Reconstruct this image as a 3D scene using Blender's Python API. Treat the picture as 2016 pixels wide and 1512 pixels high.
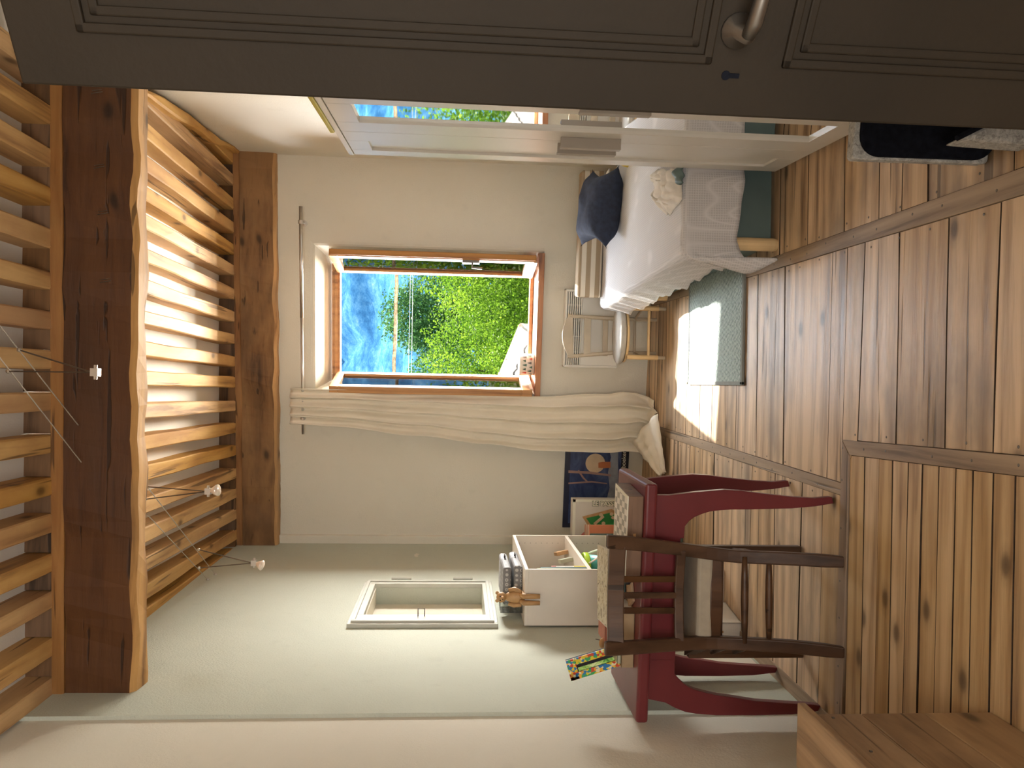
import bpy, bmesh, math, random
from mathutils import Vector, Matrix, Euler, noise
random.seed(7)
for o in list(bpy.data.objects): bpy.data.objects.remove(o)
sc = bpy.context.scene; COL = sc.collection
R = math.radians

# ------------------------------------------------------------------ camera, world, sun, exposure
FPX = 1514.0; CAMH = 1.42; PIT = R(4.08); ROL = 0.0205
Fw = Vector((0, math.cos(PIT), -math.sin(PIT))); U0 = Vector((0, math.sin(PIT), math.cos(PIT))); R0 = Vector((1, 0, 0))
Up = math.cos(ROL)*U0 - math.sin(ROL)*R0; Rt = math.cos(ROL)*R0 + math.sin(ROL)*U0
cam = bpy.data.cameras.new('camera'); camo = bpy.data.objects.new('camera', cam); COL.objects.link(camo)
m = Matrix.Identity(4)
for i, v in enumerate((-Up, Rt, -Fw)):          # the phone was held on its side: photo x runs downwards in the room
    for j in range(3): m[j][i] = v[j]
m.translation = (0, 0, CAMH); camo.matrix_world = m
cam.sensor_width = 36; cam.lens = FPX/2016*36; cam.clip_start = .02; cam.clip_end = 3000
sc.camera = camo
sc.view_settings.view_transform = 'Standard'; sc.view_settings.look = 'None'
sc.view_settings.exposure = 0.38; sc.view_settings.gamma = 1.0; sc.view_settings.use_curve_mapping = False

w = bpy.data.worlds.new('world'); sc.world = w; w.use_nodes = True
wn = w.node_tree.nodes; bg = wn['Background']
bg.inputs[0].default_value = (.72, .86, 1.0, 1); bg.inputs[1].default_value = 1.1

def light(name, kind, loc, target, energy, color, size=None, sizey=None):
    l = bpy.data.lights.new(name, kind); l.energy = energy; l.color = color
    o = bpy.data.objects.new(name, l); COL.objects.link(o); o.location = loc
    d = Vector(target) - Vector(loc); o.rotation_euler = d.to_track_quat('-Z', 'Y').to_euler()
    if kind == 'AREA':
        l.shape = 'RECTANGLE'; l.size = size; l.size_y = sizey or size
    return o
sun = light('sun', 'SUN', (3, 12, 14), Vector((3, 12, 14)) - Vector((.2, 1, 1.22)), 14.0, (1, .95, .86)); sun.data.angle = R(.7)
# added fill lamps for the room, out of sight above and beside the window
light('fill_above', 'AREA', (.75, 9.2, 5.6), (.3, 4.4, 1.2), 1000, (.80, .90, 1.0), 4.0, 3.0)
light('fill_left', 'AREA', (-3.8, 10.0, 2.0), (.45, 5.8, 1.5), 3000, (.92, .96, 1.0), 4.0, 3.4)
light('fill_right', 'AREA', (5.2, 9.8, 2.0), (.45, 5.8, 1.5), 3300, (1.0, .97, .90), 4.0, 3.4)
# added fill lamp hidden below the window, brightens the ceiling
light('fill_below', 'AREA', (.5, 9.3, -.75), (.1, 5.0, 1.7), 1500, (1.0, .93, .80), 4.0, 1.5)
# added fill lamp behind the camera, at a made-up second window
light('fill_rear', 'AREA', (-.35, -1.42, 1.5), (-.3, 1.6, 3.1), 62, (1.0, .95, .87), 1.5, 1.3)

# ------------------------------------------------------------------ pixel helpers (photo pixel -> room point)
def ray(x, y): return (FPX*Fw + (1512-y-756)*Rt + (1008-x)*Up)
def on(x, y, n, d):
    D = ray(x, y); n = Vector(n); C = Vector((0, 0, CAMH)); return C + D*((d - n.dot(C))/n.dot(D))
def onz(x, y, z=0.): return on(x, y, (0, 0, 1), z)
def ony(x, y, Y): return on(x, y, (0, 1, 0), Y)
def onx(x, y, X): return on(x, y, (1, 0, 0), X)
AB = R(7.4)                                     # the back wall is turned a little
BT = Vector((math.cos(AB), -math.sin(AB), 0)); BN = Vector((math.sin(AB), math.cos(AB), 0)); BO = Vector((0, 5.70, 0))
def bw(s, o, z): return BO + BT*s + BN*o + Vector((0, 0, z))
def onb(x, y, o=0.): return on(x, y, BN, BN.dot(BO) + o)
MB_BACK = Matrix.Translation(BO) @ Matrix.Rotation(-AB, 4, 'Z')     # local x along wall, y outwards
def lwx(Y): return -1.27 + .02*(Y - 3.2)
def rwx(Y): return 1.43 + .066*(Y - 3.3)

# ------------------------------------------------------------------ mesh builder
class MB:
    def __init__(s, tf=None): s.v = []; s.f = []; s.tf = tf or Matrix.Identity(4); s.uv = None
    def add(s, vs, fs):
        b = len(s.v); s.v += [s.tf @ Vector(v) for v in vs]; s.f += [tuple(b+i for i in f) for f in fs]; return s
    def box(s, x0, x1, y0, y1, z0, z1, rot=None, piv=None):
        vs = [Vector((x, y, z)) for z in (z0, z1) for y in (y0, y1) for x in (x0, x1)]
        if rot is not None:
            c = Vector(piv) if piv else Vector(((x0+x1)/2, (y0+y1)/2, (z0+z1)/2))
            M = Euler(rot).to_matrix(); vs = [M @ (v-c) + c for v in vs]
        return s.add(vs, [(0,2,3,1),(4,5,7,6),(0,1,5,4),(1,3,7,5),(3,2,6,7),(2,0,4,6)])
    def prism(s, poly, fn, a, b):
        n = len(poly); vs = [fn(p[0], p[1], a) for p in poly] + [fn(p[0], p[1], b) for p in poly]
        return s.add(vs, [tuple(range(n)), tuple(range(2*n-1, n-1, -1))] + [(i, i+n, (i+1) % n + n, (i+1) % n) for i in range(n)])
    def tube(s, pts, r, seg=8, cap=True, sq=1.0):
        pts = [Vector(p) for p in pts]; n = len(pts); rr = r if isinstance(r, (list, tuple)) else [r]*n
        vs = []; prev = None
        for i, p in enumerate(pts):
            t = (pts[min(i+1, n-1)] - pts[max(i-1, 0)]).normalized()
            a = prev if prev is not None else (Vector((0, 0, 1)) if abs(t.z) < .9 else Vector((1, 0, 0)))
            x = (a - t*a.dot(t)).normalized(); y = t.cross(x); prev = x
            for k in range(seg):
                an = 2*math.pi*(k+.5)/seg; vs.append(p + (x*math.cos(an) + y*math.sin(an)*sq)*rr[i])
        fs = [(i*seg+k, i*seg+(k+1) % seg, (i+1)*seg+(k+1) % seg, (i+1)*seg+k) for i in range(n-1) for k in range(seg)]
        if cap: fs += [tuple(range(seg-1, -1, -1)), tuple((n-1)*seg+k for k in range(seg))]
        return s.add(vs, fs)
    def lathe(s, prof, c=(0, 0, 0), seg=20, sx=1, sy=1):
        vs = []; c = Vector(c)
        for r, z in prof:
            for k in range(seg):
                a = 2*math.pi*k/seg; vs.append(c + Vector((r*math.cos(a)*sx, r*math.sin(a)*sy, z)))
        n = len(prof)
        fs = [(i*seg+k, i*seg+(k+1) % seg, (i+1)*seg+(k+1) % seg, (i+1)*seg+k) for i in range(n-1) for k in range(seg)]
        fs += [tuple(range(seg-1, -1, -1)), tuple((n-1)*seg+k for k in range(seg))]
        return s.add(vs, fs)
    def grid(s, fn, nu, nv, thick=None):
        vs = [Vector(fn(i/nu, j/nv)) for j in range(nv+1) for i in range(nu+1)]
        fs = [(j*(nu+1)+i, j*(nu+1)+i+1, (j+1)*(nu+1)+i+1, (j+1)*(nu+1)+i) for j in range(nv) for i in range(nu)]
        return s.add(vs, fs)
    def ell(s, c, r, seg=14, rings=9, rot=None):
        c = Vector(c); M = Euler(rot).to_matrix() if rot else Matrix.Identity(3); vs = []
        for j in range(1, rings):
            t = math.pi*j/rings
            for k in range(seg):
                a = 2*math.pi*k/seg
                vs.append(c + M @ Vector((r[0]*math.sin(t)*math.cos(a), r[1]*math.sin(t)*math.sin(a), r[2]*math.cos(t))))
        n = rings-1; fs = [(i*seg+k, (i+1)*seg+k, (i+1)*seg+(k+1) % seg, i*seg+(k+1) % seg) for i in range(n-1) for k in range(seg)]
        vs += [c + M @ Vector((0, 0, r[2])), c - M @ Vector((0, 0, r[2]))]
        fs += [(n*seg, k, (k+1) % seg) for k in range(seg)] + [(n*seg+1, (n-1)*seg+(k+1) % seg, (n-1)*seg+k) for k in range(seg)]
        return s.add(vs, fs)
    def beam(s, p0, p1, wx, wz, n=24, jit=.006, ch=.012, seed=0, up=(0, 0, 1)):
        """hewn timber: p0-p1 runs along the middle of the underside"""
        p0 = Vector(p0); p1 = Vector(p1); t = (p1-p0).normalized(); up = Vector(up); sd = t.cross(up).normalized(); vs = []
        for i in range(n+1):
            q = p0.lerp(p1, i/n); c = [(-wx/2, ch), (-wx/2+ch, 0), (wx/2-ch, 0), (wx/2, ch), (wx/2, wz), (-wx/2, wz)]
            for k, (a, b) in enumerate(c):
                nz = noise.noise(Vector((i*.35+seed*13.1, k//2*3.7, seed*1.7)))*jit*1.6
                ny = noise.noise(Vector((i*.31+seed*7.1, k//2*2.9+9, seed)))*jit*1.2 if k < 4 else 0
                vs.append(q + sd*(a+nz) + up*(b+ny))
        fs = [(i*6+k, (i+1)*6+k, (i+1)*6+(k+1) % 6, i*6+(k+1) % 6) for i in range(n) for k in range(6)]
        fs += [tuple(range(6)), tuple(n*6+k for k in range(5, -1, -1))]
        return s.add(vs, fs)
    def build(s, name, mat=None, parent=None, bev=0, smooth=False, solid=0, sub=0, seg=2):
        me = bpy.data.meshes.new(name); me.from_pydata([tuple(v) for v in s.v], [], s.f)
        bm = bmesh.new(); bm.from_mesh(me); bmesh.ops.recalc_face_normals(bm, faces=bm.faces); bm.to_mesh(me); bm.free()
        if smooth:
            for p in me.polygons: p.use_smooth = True
        o = bpy.data.objects.new(name, me); COL.objects.link(o)
        if mat: me.materials.append(mat)
        if parent: child(o, parent)
        if solid: k = o.modifiers.new('s', 'SOLIDIFY'); k.thickness = solid; k.offset = 0
        if sub: k = o.modifiers.new('u', 'SUBSURF'); k.levels = k.render_levels = sub
        if bev: k = o.modifiers.new('b', 'BEVEL'); k.width = bev; k.segments = seg; k.limit_method = 'ANGLE'; k.angle_limit = R(40)
        return o
WM = {}
def child(o, p):
    o.parent = p; o.matrix_parent_inverse = WM.get(p.name, Matrix.Identity(4)).inverted()
def tag(o, label, cat, group=None, kind=None):
    o['label'] = label; o['category'] = cat
    if group: o['group'] = group
    if kind: o['kind'] = kind
    return o
def thing(name, label, cat, loc=(0, 0, 0), group=None):
    o = bpy.data.objects.new(name, None); COL.objects.link(o); o.location = loc; o.empty_display_size = .1
    WM[o.name] = Matrix.Translation(Vector(loc)); return tag(o, label, cat, group)
def struct(name, mb, mat, label=None, **k):
    o = mb.build(name, mat, **k); o['kind'] = 'structure'
    if label: o['label'] = label
    return o
def local(loc, rz=0): return Matrix.Translation(Vector(loc)) @ Matrix.Rotation(rz, 4, 'Z')

# ------------------------------------------------------------------ materials
def nm(name, rough=.6, metal=0., spec=.5):
    ma = bpy.data.materials.new(name); ma.use_nodes = True; nt = ma.node_tree; p = nt.nodes['Principled BSDF']
    p.inputs['Roughness'].default_value = rough; p.inputs['Metallic'].default_value = metal
    p.inputs['Specular IOR Level'].default_value = spec
    return ma, nt, p
def coord(nt, scale=(1, 1, 1), rnd=False, rot=(0, 0, 0)):
    tc = nt.nodes.new('ShaderNodeTexCoord'); mp = nt.nodes.new('ShaderNodeMapping'); mp.inputs['Scale'].default_value = scale
    mp.inputs['Rotation'].default_value = rot
    src = tc.outputs['Object']
    if rnd:
        oi = nt.nodes.new('ShaderNodeObjectInfo'); ad = nt.nodes.new('ShaderNodeVectorMath'); ad.operation = 'ADD'
        ml = nt.nodes.new('ShaderNodeVectorMath'); ml.operation = 'SCALE'; ml.inputs[0].default_value = (17, 31, 23)
        nt.links.new(oi.outputs['Random'], ml.inputs['Scale']); nt.links.new(src, ad.inputs[0]); nt.links.new(ml.outputs[0], ad.inputs[1]); src = ad.outputs[0]
    nt.links.new(src, mp.inputs[0]); return mp.outputs[0]
def noi(nt, vec, scale, det=4, rough=.5, dist=0):
    n = nt.nodes.new('ShaderNodeTexNoise'); n.inputs['Scale'].default_value = scale; n.inputs['Detail'].default_value = det
    n.inputs['Roughness'].default_value = rough; n.inputs['Distortion'].default_value = dist
    nt.links.new(vec, n.inputs['Vector']); return n.outputs['Fac']
def ramp(nt, fac, stops, interp='LINEAR'):
    r = nt.nodes.new('ShaderNodeValToRGB'); r.color_ramp.interpolation = interp; e = r.color_ramp.elements
    while len(e) < len(stops): e.new(.5)
    for q, (p, c) in zip(e, stops): q.position = p; q.color = (*c, 1) if len(c) == 3 else c
    nt.links.new(fac, r.inputs[0]); return r.outputs[0]
def mixc(nt, fac, a, b, mode='MIX'):
    n = nt.nodes.new('ShaderNodeMix'); n.data_type = 'RGBA'; n.blend_type = mode
    if isinstance(fac, (int, float)): n.inputs[0].default_value = fac
    else: nt.links.new(fac, n.inputs[0])
    for i, c in ((6, a), (7, b)):
        if isinstance(c, tuple): n.inputs[i].default_value = (*c, 1)
        else: nt.links.new(c, n.inputs[i])
    return n.outputs[2]
def mth(nt, op, a, b=None, clamp=False):
    n = nt.nodes.new('ShaderNodeMath'); n.operation = op; n.use_clamp = clamp
    for i, c in ((0, a), (1, b)):
        if c is None: continue
        if isinstance(c, (int, float)): n.inputs[i].default_value = c
        else: nt.links.new(c, n.inputs[i])
    return n.outputs[0]
def bump(nt, p, h, st=.3, dist=.01):
    b = nt.nodes.new('ShaderNodeBump'); b.inputs['Strength'].default_value = st; b.inputs['Distance'].default_value = dist
    nt.links.new(h, b.inputs['Height']); nt.links.new(b.outputs[0], p.inputs['Normal'])
def flat(name, c, rough=.6, metal=0., var=.06, scale=8, bmp=0., bs=60, spec=.5, rnd=False):
    ma, nt, p = nm(name, rough, metal, spec); v = coord(nt, rnd=rnd); n = noi(nt, v, scale, 5)
    d = tuple(max(0, x*(1-var*2)) for x in c); l = tuple(min(1, x*(1+var)) for x in c)
    nt.links.new(ramp(nt, n, [(.3, d), (.7, l)]), p.inputs['Base Color'])
    if bmp: bump(nt, p, noi(nt, v, bs, 3), bmp, .004)
    return ma
def wood(name, light, mid, dark, axis=0, rough=.5, knots=.5, grain=1., stain=None, bstr=.25, spec=.4, cracks=True, huevar=.18):
    """sawn timber: grain runs along axis, with knots, checks, stains and a tone of its own for every piece"""
    ma, nt, p = nm(name, rough, 0, spec)
    sc_ = [22*grain]*3; sc_[axis] = 1.3; v = coord(nt, tuple(sc_), True)
    s2 = [5]*3; s2[axis] = .7; v2 = coord(nt, tuple(s2), True)
    s3 = [1]*3; s3[axis] = .45; v3 = coord(nt, tuple(s3), True)
    rings = nt.nodes.new('ShaderNodeTexWave'); rings.bands_direction = 'Y' if axis == 0 else 'X'
    rings.inputs['Scale'].default_value = .75*grain; rings.inputs['Distortion'].default_value = 11; rings.inputs['Detail'].default_value = 3; rings.inputs['Detail Scale'].default_value = .55
    nt.links.new(v2, rings.inputs['Vector'])
    g = noi(nt, v, 1.6, 6, .6, .4)
    s6 = [3.2]*3; s6[axis] = .35; broad = noi(nt, coord(nt, tuple(s6), True), 1.5, 4, .55)
    gm = mth(nt, 'ADD', mth(nt, 'ADD', mth(nt, 'MULTIPLY', g, .50), mth(nt, 'MULTIPLY', rings.outputs['Fac'], .12)), mth(nt, 'MULTIPLY', broad, .38))
    col = ramp(nt, gm, [(.34, dark), (.44, mid), (.58, light)])
    blot = noi(nt, v3, 3.0, 5, .6)
    if stain: col = mixc(nt, ramp(nt, mth(nt, 'ADD', mth(nt, 'MULTIPLY', blot, .75), mth(nt, 'MULTIPLY', g, .25)), [(.50, (0, 0, 0)), (.62, (.6, .6, .6)), (.75, (.8, .8, .8))]), col, stain)
    else: col = mixc(nt, ramp(nt, blot, [(.45, (0, 0, 0)), (.8, (.35, .35, .35))]), col, dark)
    # knots
    vo = nt.nodes.new('ShaderNodeTexVoronoi'); vo.voronoi_dimensions = '2D'; vo.inputs['Scale'].default_value = 4.6
    sk = nt.nodes.new('ShaderNodeSeparateXYZ'); nt.links.new(coord(nt, (1, 1, 1), True), sk.inputs[0]); ot = [k for k in range(3) if k != axis]
    ck_ = nt.nodes.new('ShaderNodeCombineXYZ'); nt.links.new(mth(nt, 'MULTIPLY', sk.outputs[axis], .55), ck_.inputs[0])
    nt.links.new(mth(nt, 'ADD', sk.outputs[ot[0]], sk.outputs[ot[1]]), ck_.inputs[1]); nt.links.new(ck_.outputs[0], vo.inputs['Vector'])
    sep = nt.nodes.new('ShaderNodeSeparateColor'); nt.links.new(vo.outputs['Color'], sep.inputs[0])
    kn = mth(nt, 'LESS_THAN', sep.outputs[0], knots*.55)
    kd = ramp(nt, vo.outputs['Distance'], [(.0, (1, 1, 1)), (.05, (.9, .9, .9)), (.10, (.25, .25, .25)), (.17, (0, 0, 0))])
    kf = mth(nt, 'MULTIPLY', kn, kd)
    col = mixc(nt, mth(nt, 'MULTIPLY', kf, .85), col, tuple(x*.38 for x in dark))
    h = g
    if cracks:
        s5 = [30]*3; s5[axis] = .8
        c5 = noi(nt, coord(nt, tuple(s5), True), 1.0, 2, .5)
        cr = ramp(nt, c5, [(.315, (1, 1, 1)), (.345, (0, 0, 0))])
        col = mixc(nt, mth(nt, 'MULTIPLY', cr, .7), col, tuple(x*.3 for x in dark))
        h = mth(nt, 'SUBTRACT', g, cr)
    oi = nt.nodes.new('ShaderNodeObjectInfo')
    hv = nt.nodes.new('ShaderNodeHueSaturation'); nt.links.new(col, hv.inputs['Color'])
    nt.links.new(mth(nt, 'ADD', mth(nt, 'MULTIPLY', oi.outputs['Random'], huevar*1.4), 1-huevar*.8), hv.inputs['Value'])
    nt.links.new(mth(nt, 'ADD', mth(nt, 'MULTIPLY', oi.outputs['Random'], -.25), 1.08), hv.inputs['Saturation'])
    nt.links.new(hv.outputs[0], p.inputs['Base Color'])
    nt.links.new(mth(nt, 'ADD', mth(nt, 'MULTIPLY', g, .25), rough-.1), p.inputs['Roughness'])
    bump(nt, p, h, bstr, .006)
    return ma
def plaster(name, c, c2, grit=.35, rough=.9):
    ma, nt, p = nm(name, rough, 0, .15); v = coord(nt)
    a = noi(nt, v, 1.6, 6, .6, .5); b = noi(nt, v, 9, 5)
    col = mixc(nt, a, c, c2); col = mixc(nt, ramp(nt, b, [(.62, (0, 0, 0)), (.8, (.25, .25, .25))]), col, tuple(x*.8 for x in c2))
    nt.links.new(col, p.inputs['Base Color'])
    h = mth(nt, 'ADD', mth(nt, 'MULTIPLY', noi(nt, v, 4, 3), 1.6), mth(nt, 'MULTIPLY', noi(nt, v, 110, 4, .6), grit))
    bump(nt, p, h, .45, .012); return ma

M = {}
M['floor'] = wood('floor_pine', (.68, .47, .27), (.46, .295, .155), (.20, .115, .055), 0, .36, .8, 1., stain=(.17, .13, .10), spec=.5, bstr=.4)
M['floor_fine'] = wood('floor_pine_fine', (.62, .42, .215), (.45, .28, .125), (.24, .13, .055), 0, .38, .9, 1.2, spec=.5, bstr=.35, huevar=.2, cracks=False)
M['gap_dirt'] = flat('gap_dirt', (.06, .035, .02), .95, 0, .2, 30)
M['batten'] = wood('floor_batten', (.42, .30, .19), (.31, .215, .135), (.16, .105, .065), 1, .5, .6)
M['batten_x'] = wood('floor_batten_cross', (.33, .225, .15), (.24, .16, .10), (.14, .09, .055), 0, .5, .4)
M['joist'] = wood('joist_pine', (.68, .41, .15), (.56, .31, .10), (.30, .15, .05), 1, .55, .7, .9, stain=(.42, .20, .07), huevar=.10)
M['beam'] = wood('old_beam', (.33, .175, .07), (.22, .11, .042), (.08, .038, .016), 0, .6, .7, .7, stain=(.10, .055, .028), huevar=.06, bstr=.5)
M['beam_dark'] = wood('old_beam_dark', (.115, .048, .018), (.082, .032, .012), (.035, .014, .006), 0, .6, .7, .7, stain=(.06, .028, .014), huevar=.06, bstr=.5)
M['beam_lit'] = wood('old_beam_lit', (.62, .36, .15), (.46, .25, .10), (.20, .10, .04), 0, .6, .5, .8, stain=(.30, .18, .09), huevar=.06, bstr=.5)  # same timber, with floor-bounce light painted in as a paler tone
M['block'] = wood('ceiling_block', (.22, .11, .045), (.15, .075, .03), (.06, .03, .013), 0, .65, .4, .8, huevar=.1)
M['ledger'] = wood('ledger', (.40, .20, .075), (.31, .14, .05), (.14, .06, .02), 0, .6, .3, .8)
M['cream'] = plaster('cream_plaster', (.79, .755, .67), (.71, .675, .585))
M['greygreen'] = plaster('greygreen_plaster', (.60, .62, .535), (.52, .545, .475), .8)
M['white_ceiling'] = plaster('white_ceiling', (.86, .84, .79), (.80, .78, .72), .2)
M['window_wood'] = wood('window_wood', (.55, .26, .07), (.46, .20, .05), (.25, .10, .03), 2, .35, .1, 1.2, spec=.5, cracks=False)
M['sill_wood'] = wood('sill_wood', (.50, .20, .07), (.40, .15, .05), (.20, .07, .03), 0, .4, .1, 1.2, cracks=False)
M['steel'] = flat('steel', (.62, .60, .57), .32, 1., .03)
M['darkmetal'] = flat('dark_metal', (.20, .18, .16), .4, .9, .05)
M['wardrobe'] = flat('wardrobe_white', (.66, .63, .575), .30, 0, .02, 3, spec=.5)
M['wardrobe_handle'] = flat('wardrobe_handle', (.36, .32, .275), .35, 0, .02, 3)
M['mirror'] = flat('mirror', (.92, .93, .92), .02, 1., .0)
M['door'] = flat('door_paint', (.023, .016, .0095), .65, 0, .12, 3, .15, 90, spec=.2)
M['red'] = flat('red_lacquer', (.15, .021, .025), .36, 0, .08, 5, .05, 50)
M['chairwood'] = wood('dark_chair_wood', (.10, .046, .020), (.07, .031, .014), (.04, .018, .008), 2, .38, .1, .7, spec=.5, huevar=.05)
M['beigewood'] = flat('beige_paint_wood', (.52, .44, .33), .45, 0, .06, 12)
M['yellowwood'] = flat('pale_beech', (.74, .53, .28), .45, 0, .06, 12)
M['seatpad'] = flat('taupe_fabric', (.40, .34, .26), .85, 0, .06, 20, .3, 300)
M['seatgrey'] = flat('grey_seat_pad', (.48, .46, .42), .7, 0, .05, 20, .3, 300)
M['white'] = flat('white_board', (.78, .72, .64), .45, 0, .03, 5)
M['heater'] = flat('heater_white', (.80, .78, .73), .35, 0, .02, 5)
M['curtain'] = flat('curtain_cotton', (.82, .76, .65), .9, 0, .03, 6, .25, 240)
M['rug_edge'] = flat('rug_binding', (.24, .25, .23), .9, 0, .05, 20)
M['navy'] = flat('navy_linen', (.026, .036, .07), .9, 0, .15, 40, .4, 400)
M['yellow'] = flat('yellow_fabric', (.80, .62, .10), .8, 0, .04, 20)
M['yellowboard'] = flat('yellow_plastic', (.62, .52, .04), .5, 0, .05, 12)
M['teal'] = flat('teal_panel', (.10, .15, .145), .5, 0, .06, 8)
M['tealbox'] = flat('teal_card', (.22, .33, .28), .6, 0, .05, 12)
M['cloth'] = flat('white_garment', (.74, .69, .62), .9, 0, .06, 20, .3, 200)
M['black'] = flat('black_felt', (.008, .009, .014), .95, 0, .2, 60, .3, 300, spec=.1)
M['paper'] = flat('paper', (.80, .77, .70), .7, 0, .03, 60)
M['black_plastic'] = flat('black_plastic', (.02, .02, .025), .15, 0, .1)
M['boxwood'] = wood('walnut_box', (.20, .10, .05), (.14, .07, .035), (.07, .03, .015), 0, .45, .1, 1.)
M['toywood'] = flat('toy_wood', (.52, .30, .13), .5, 0, .10, 25)
M['chest'] = wood('chest_pine', (.46, .285, .135), (.34, .20, .09), (.16, .085, .035), 1, .5, .7, .9, stain=(.12, .06, .03))
M['chest_x'] = wood('chest_pine_cross', (.46, .285, .135), (.34, .20, .09), (.16, .085, .035), 0, .5, .7, .9, stain=(.12, .06, .03))
M['bookbrown'] = flat('tan_cloth_book', (.36, .25, .14), .7, 0, .05, 30)
M['bookgreen'] = flat('olive_book', (.42, .42, .30), .6, 0, .05, 30)
M['bookred'] = flat('red_book', (.45, .14, .08), .5, 0, .05, 30)
M['bookteal'] = flat('dark_teal_book', (.06, .13, .13), .5, 0, .05, 30)
M['card'] = flat('brown_card', (.44, .30, .19), .7, 0, .05, 20)
M['lime'] = flat('lime_plastic', (.55, .85, .05), .35, 0, .03)
M['bucket'] = flat('turquoise_plastic', (.08, .50, .48), .35, 0, .04)
M['redplastic'] = flat('red_plastic', (.7, .10, .07), .4)
M['cableins'] = flat('cable_tan', (.20, .14, .085), 1, 0, .3, 20, spec=0)
M['wire'] = flat('pale_wire', (.30, .31, .31), .9, spec=.1)
M['bulbglass'] = flat('bulb_reflector', (.85, .70, .58), .15, .2, .05)

# felt: grey mottled
ma, nt, p = nm('grey_felt', .95, 0, .1); v = coord(nt)
nt.links.new(ramp(nt, noi(nt, v, 55, 8, .8, 1.2), [(.35, (.20, .19, .18)), (.5, (.42, .41, .38)), (.65, (.60, .59, .56))]), p.inputs['Base Color'])
bump(nt, p, noi(nt, v, 240, 5, .7), .5, .004); M['felt'] = ma
# rug: woven herringbone
ma, nt, p = nm('woven_rug', .95, 0, .1); v = coord(nt, (1, 1, 1))
sx = nt.nodes.new('ShaderNodeSeparateXYZ'); nt.links.new(v, sx.inputs[0])
tri = mth(nt, 'PINGPONG', mth(nt, 'MULTIPLY', sx.outputs[0], 14.), .5)
hb = mth(nt, 'FRACT', mth(nt, 'ADD', mth(nt, 'MULTIPLY', sx.outputs[1], 48.), mth(nt, 'MULTIPLY', tri, 2.6)))
nn = noi(nt, v, 90, 4, .7)
hh = mth(nt, 'ADD', mth(nt, 'MULTIPLY', mth(nt, 'PINGPONG', hb, .5), 1.1), mth(nt, 'MULTIPLY', nn, .7))
nt.links.new(ramp(nt, hh, [(.30, (.07, .095, .09)), (.5, (.27, .33, .31)), (.75, (.52, .58, .54))]), p.inputs['Base Color'])
bump(nt, p, hh, .9, .006); M['rug'] = ma
# waffle bedspread
def waffle(name, c, sc_=95):
    ma, nt, p = nm(name, .92, 0, .1); v = coord(nt); s = nt.nodes.new('ShaderNodeSeparateXYZ'); nt.links.new(v, s.inputs[0])
    hs = [mth(nt, 'PINGPONG', mth(nt, 'MULTIPLY', s.outputs[i], float(sc_)), .5) for i in range(3)]
    h = mth(nt, 'MAXIMUM', mth(nt, 'MAXIMUM', hs[0], hs[1]), hs[2])
    nt.links.new(ramp(nt, h, [(.30, tuple(x*.78 for x in c)), (.5, c)]), p.inputs['Base Color'])
    bump(nt, p, h, .6, .004); return ma
M['waffle'] = waffle('waffle_cotton', (.68, .66, .66), 92)
# striped cushion (bands across the height)
def bands(name, axis, period, cols, rough=.9, off=0., rot=None):
    ma, nt, p = nm(name, rough, 0, .2); v = coord(nt, rot=rot or (0, 0, 0)); s = nt.nodes.new('ShaderNodeSeparateXYZ'); nt.links.new(v, s.inputs[0])
    fr = mth(nt, 'FRACT', mth(nt, 'ADD', mth(nt, 'DIVIDE', s.outputs[axis], period), off)); n = len(cols)
    nt.links.new(ramp(nt, fr, [(i/n, c) for i, c in enumerate(cols)], 'CONSTANT'), p.inputs['Base Color']); return ma
M['stripe_cushion'] = bands('striped_cushion', 2, .064, [(.66, .60, .50), (.36, .28, .19)], off=.25)
M['stripe_box'] = bands('striped_box', 1, .075, [(.10, .16, .18), (.62, .30, .14), (.70, .55, .40), (.16, .22, .20), (.60, .22, .12)])
# checkerboard
ma, nt, p = nm('checker_print', .4); v = coord(nt, (44, 23, 1)); ck = nt.nodes.new('ShaderNodeTexChecker'); ck.inputs['Scale'].default_value = 1
ck.inputs['Color1'].default_value = (.78, .74, .68, 1); ck.inputs['Color2'].default_value = (.36, .35, .31, 1)
nt.links.new(v, ck.inputs['Vector']); nt.links.new(ck.outputs[0], p.inputs['Base Color']); M['checker'] = ma
# mosaic
ma, nt, p = nm('mosaic_print', .35); v = coord(nt); vo = nt.nodes.new('ShaderNodeTexVoronoi'); vo.inputs['Scale'].default_value = 95
nt.links.new(v, vo.inputs['Vector']); s = nt.nodes.new('ShaderNodeSeparateColor'); nt.links.new(vo.outputs['Color'], s.inputs[0])
nt.links.new(ramp(nt, s.outputs[0], [(0, (.75, .60, .03)), (.22, (.03, .20, .45)), (.4, (.60, .07, .03)), (.58, (.05, .40, .12)), (.75, (.8, .75, .5)), (.88, (.85, .45, .05))], 'CONSTANT'), p.inputs['Base Color']); M['mosaic'] = ma
ma, nt, p = nm('leafy_print', .3); v = coord(nt); nt.links.new(ramp(nt, noi(nt, v, 45, 5, .6, 1), [(.35, (.05, .30, .05)), (.5, (.40, .70, .15)), (.65, (.80, .88, .5))]), p.inputs['Base Color']); M['leafprint'] = ma
# grey patterned case
ma, nt, p = nm('grey_floral_case', .6); v = coord(nt); vo = nt.nodes.new('ShaderNodeTexVoronoi'); vo.inputs['Scale'].default_value = 38; vo.inputs['Randomness'].default_value = .15
nt.links.new(v, vo.inputs['Vector']); nt.links.new(ramp(nt, vo.outputs['Distance'], [(.12, (.16, .16, .17)), (.2, (.50, .50, .50)), (.32, (.50, .50, .50)), (.4, (.19, .19, .20))]), p.inputs['Base Color']); M['case'] = ma
M['case_end'] = flat('grey_case_end', (.46, .47, .50), .7, 0, .2, 60)
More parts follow.
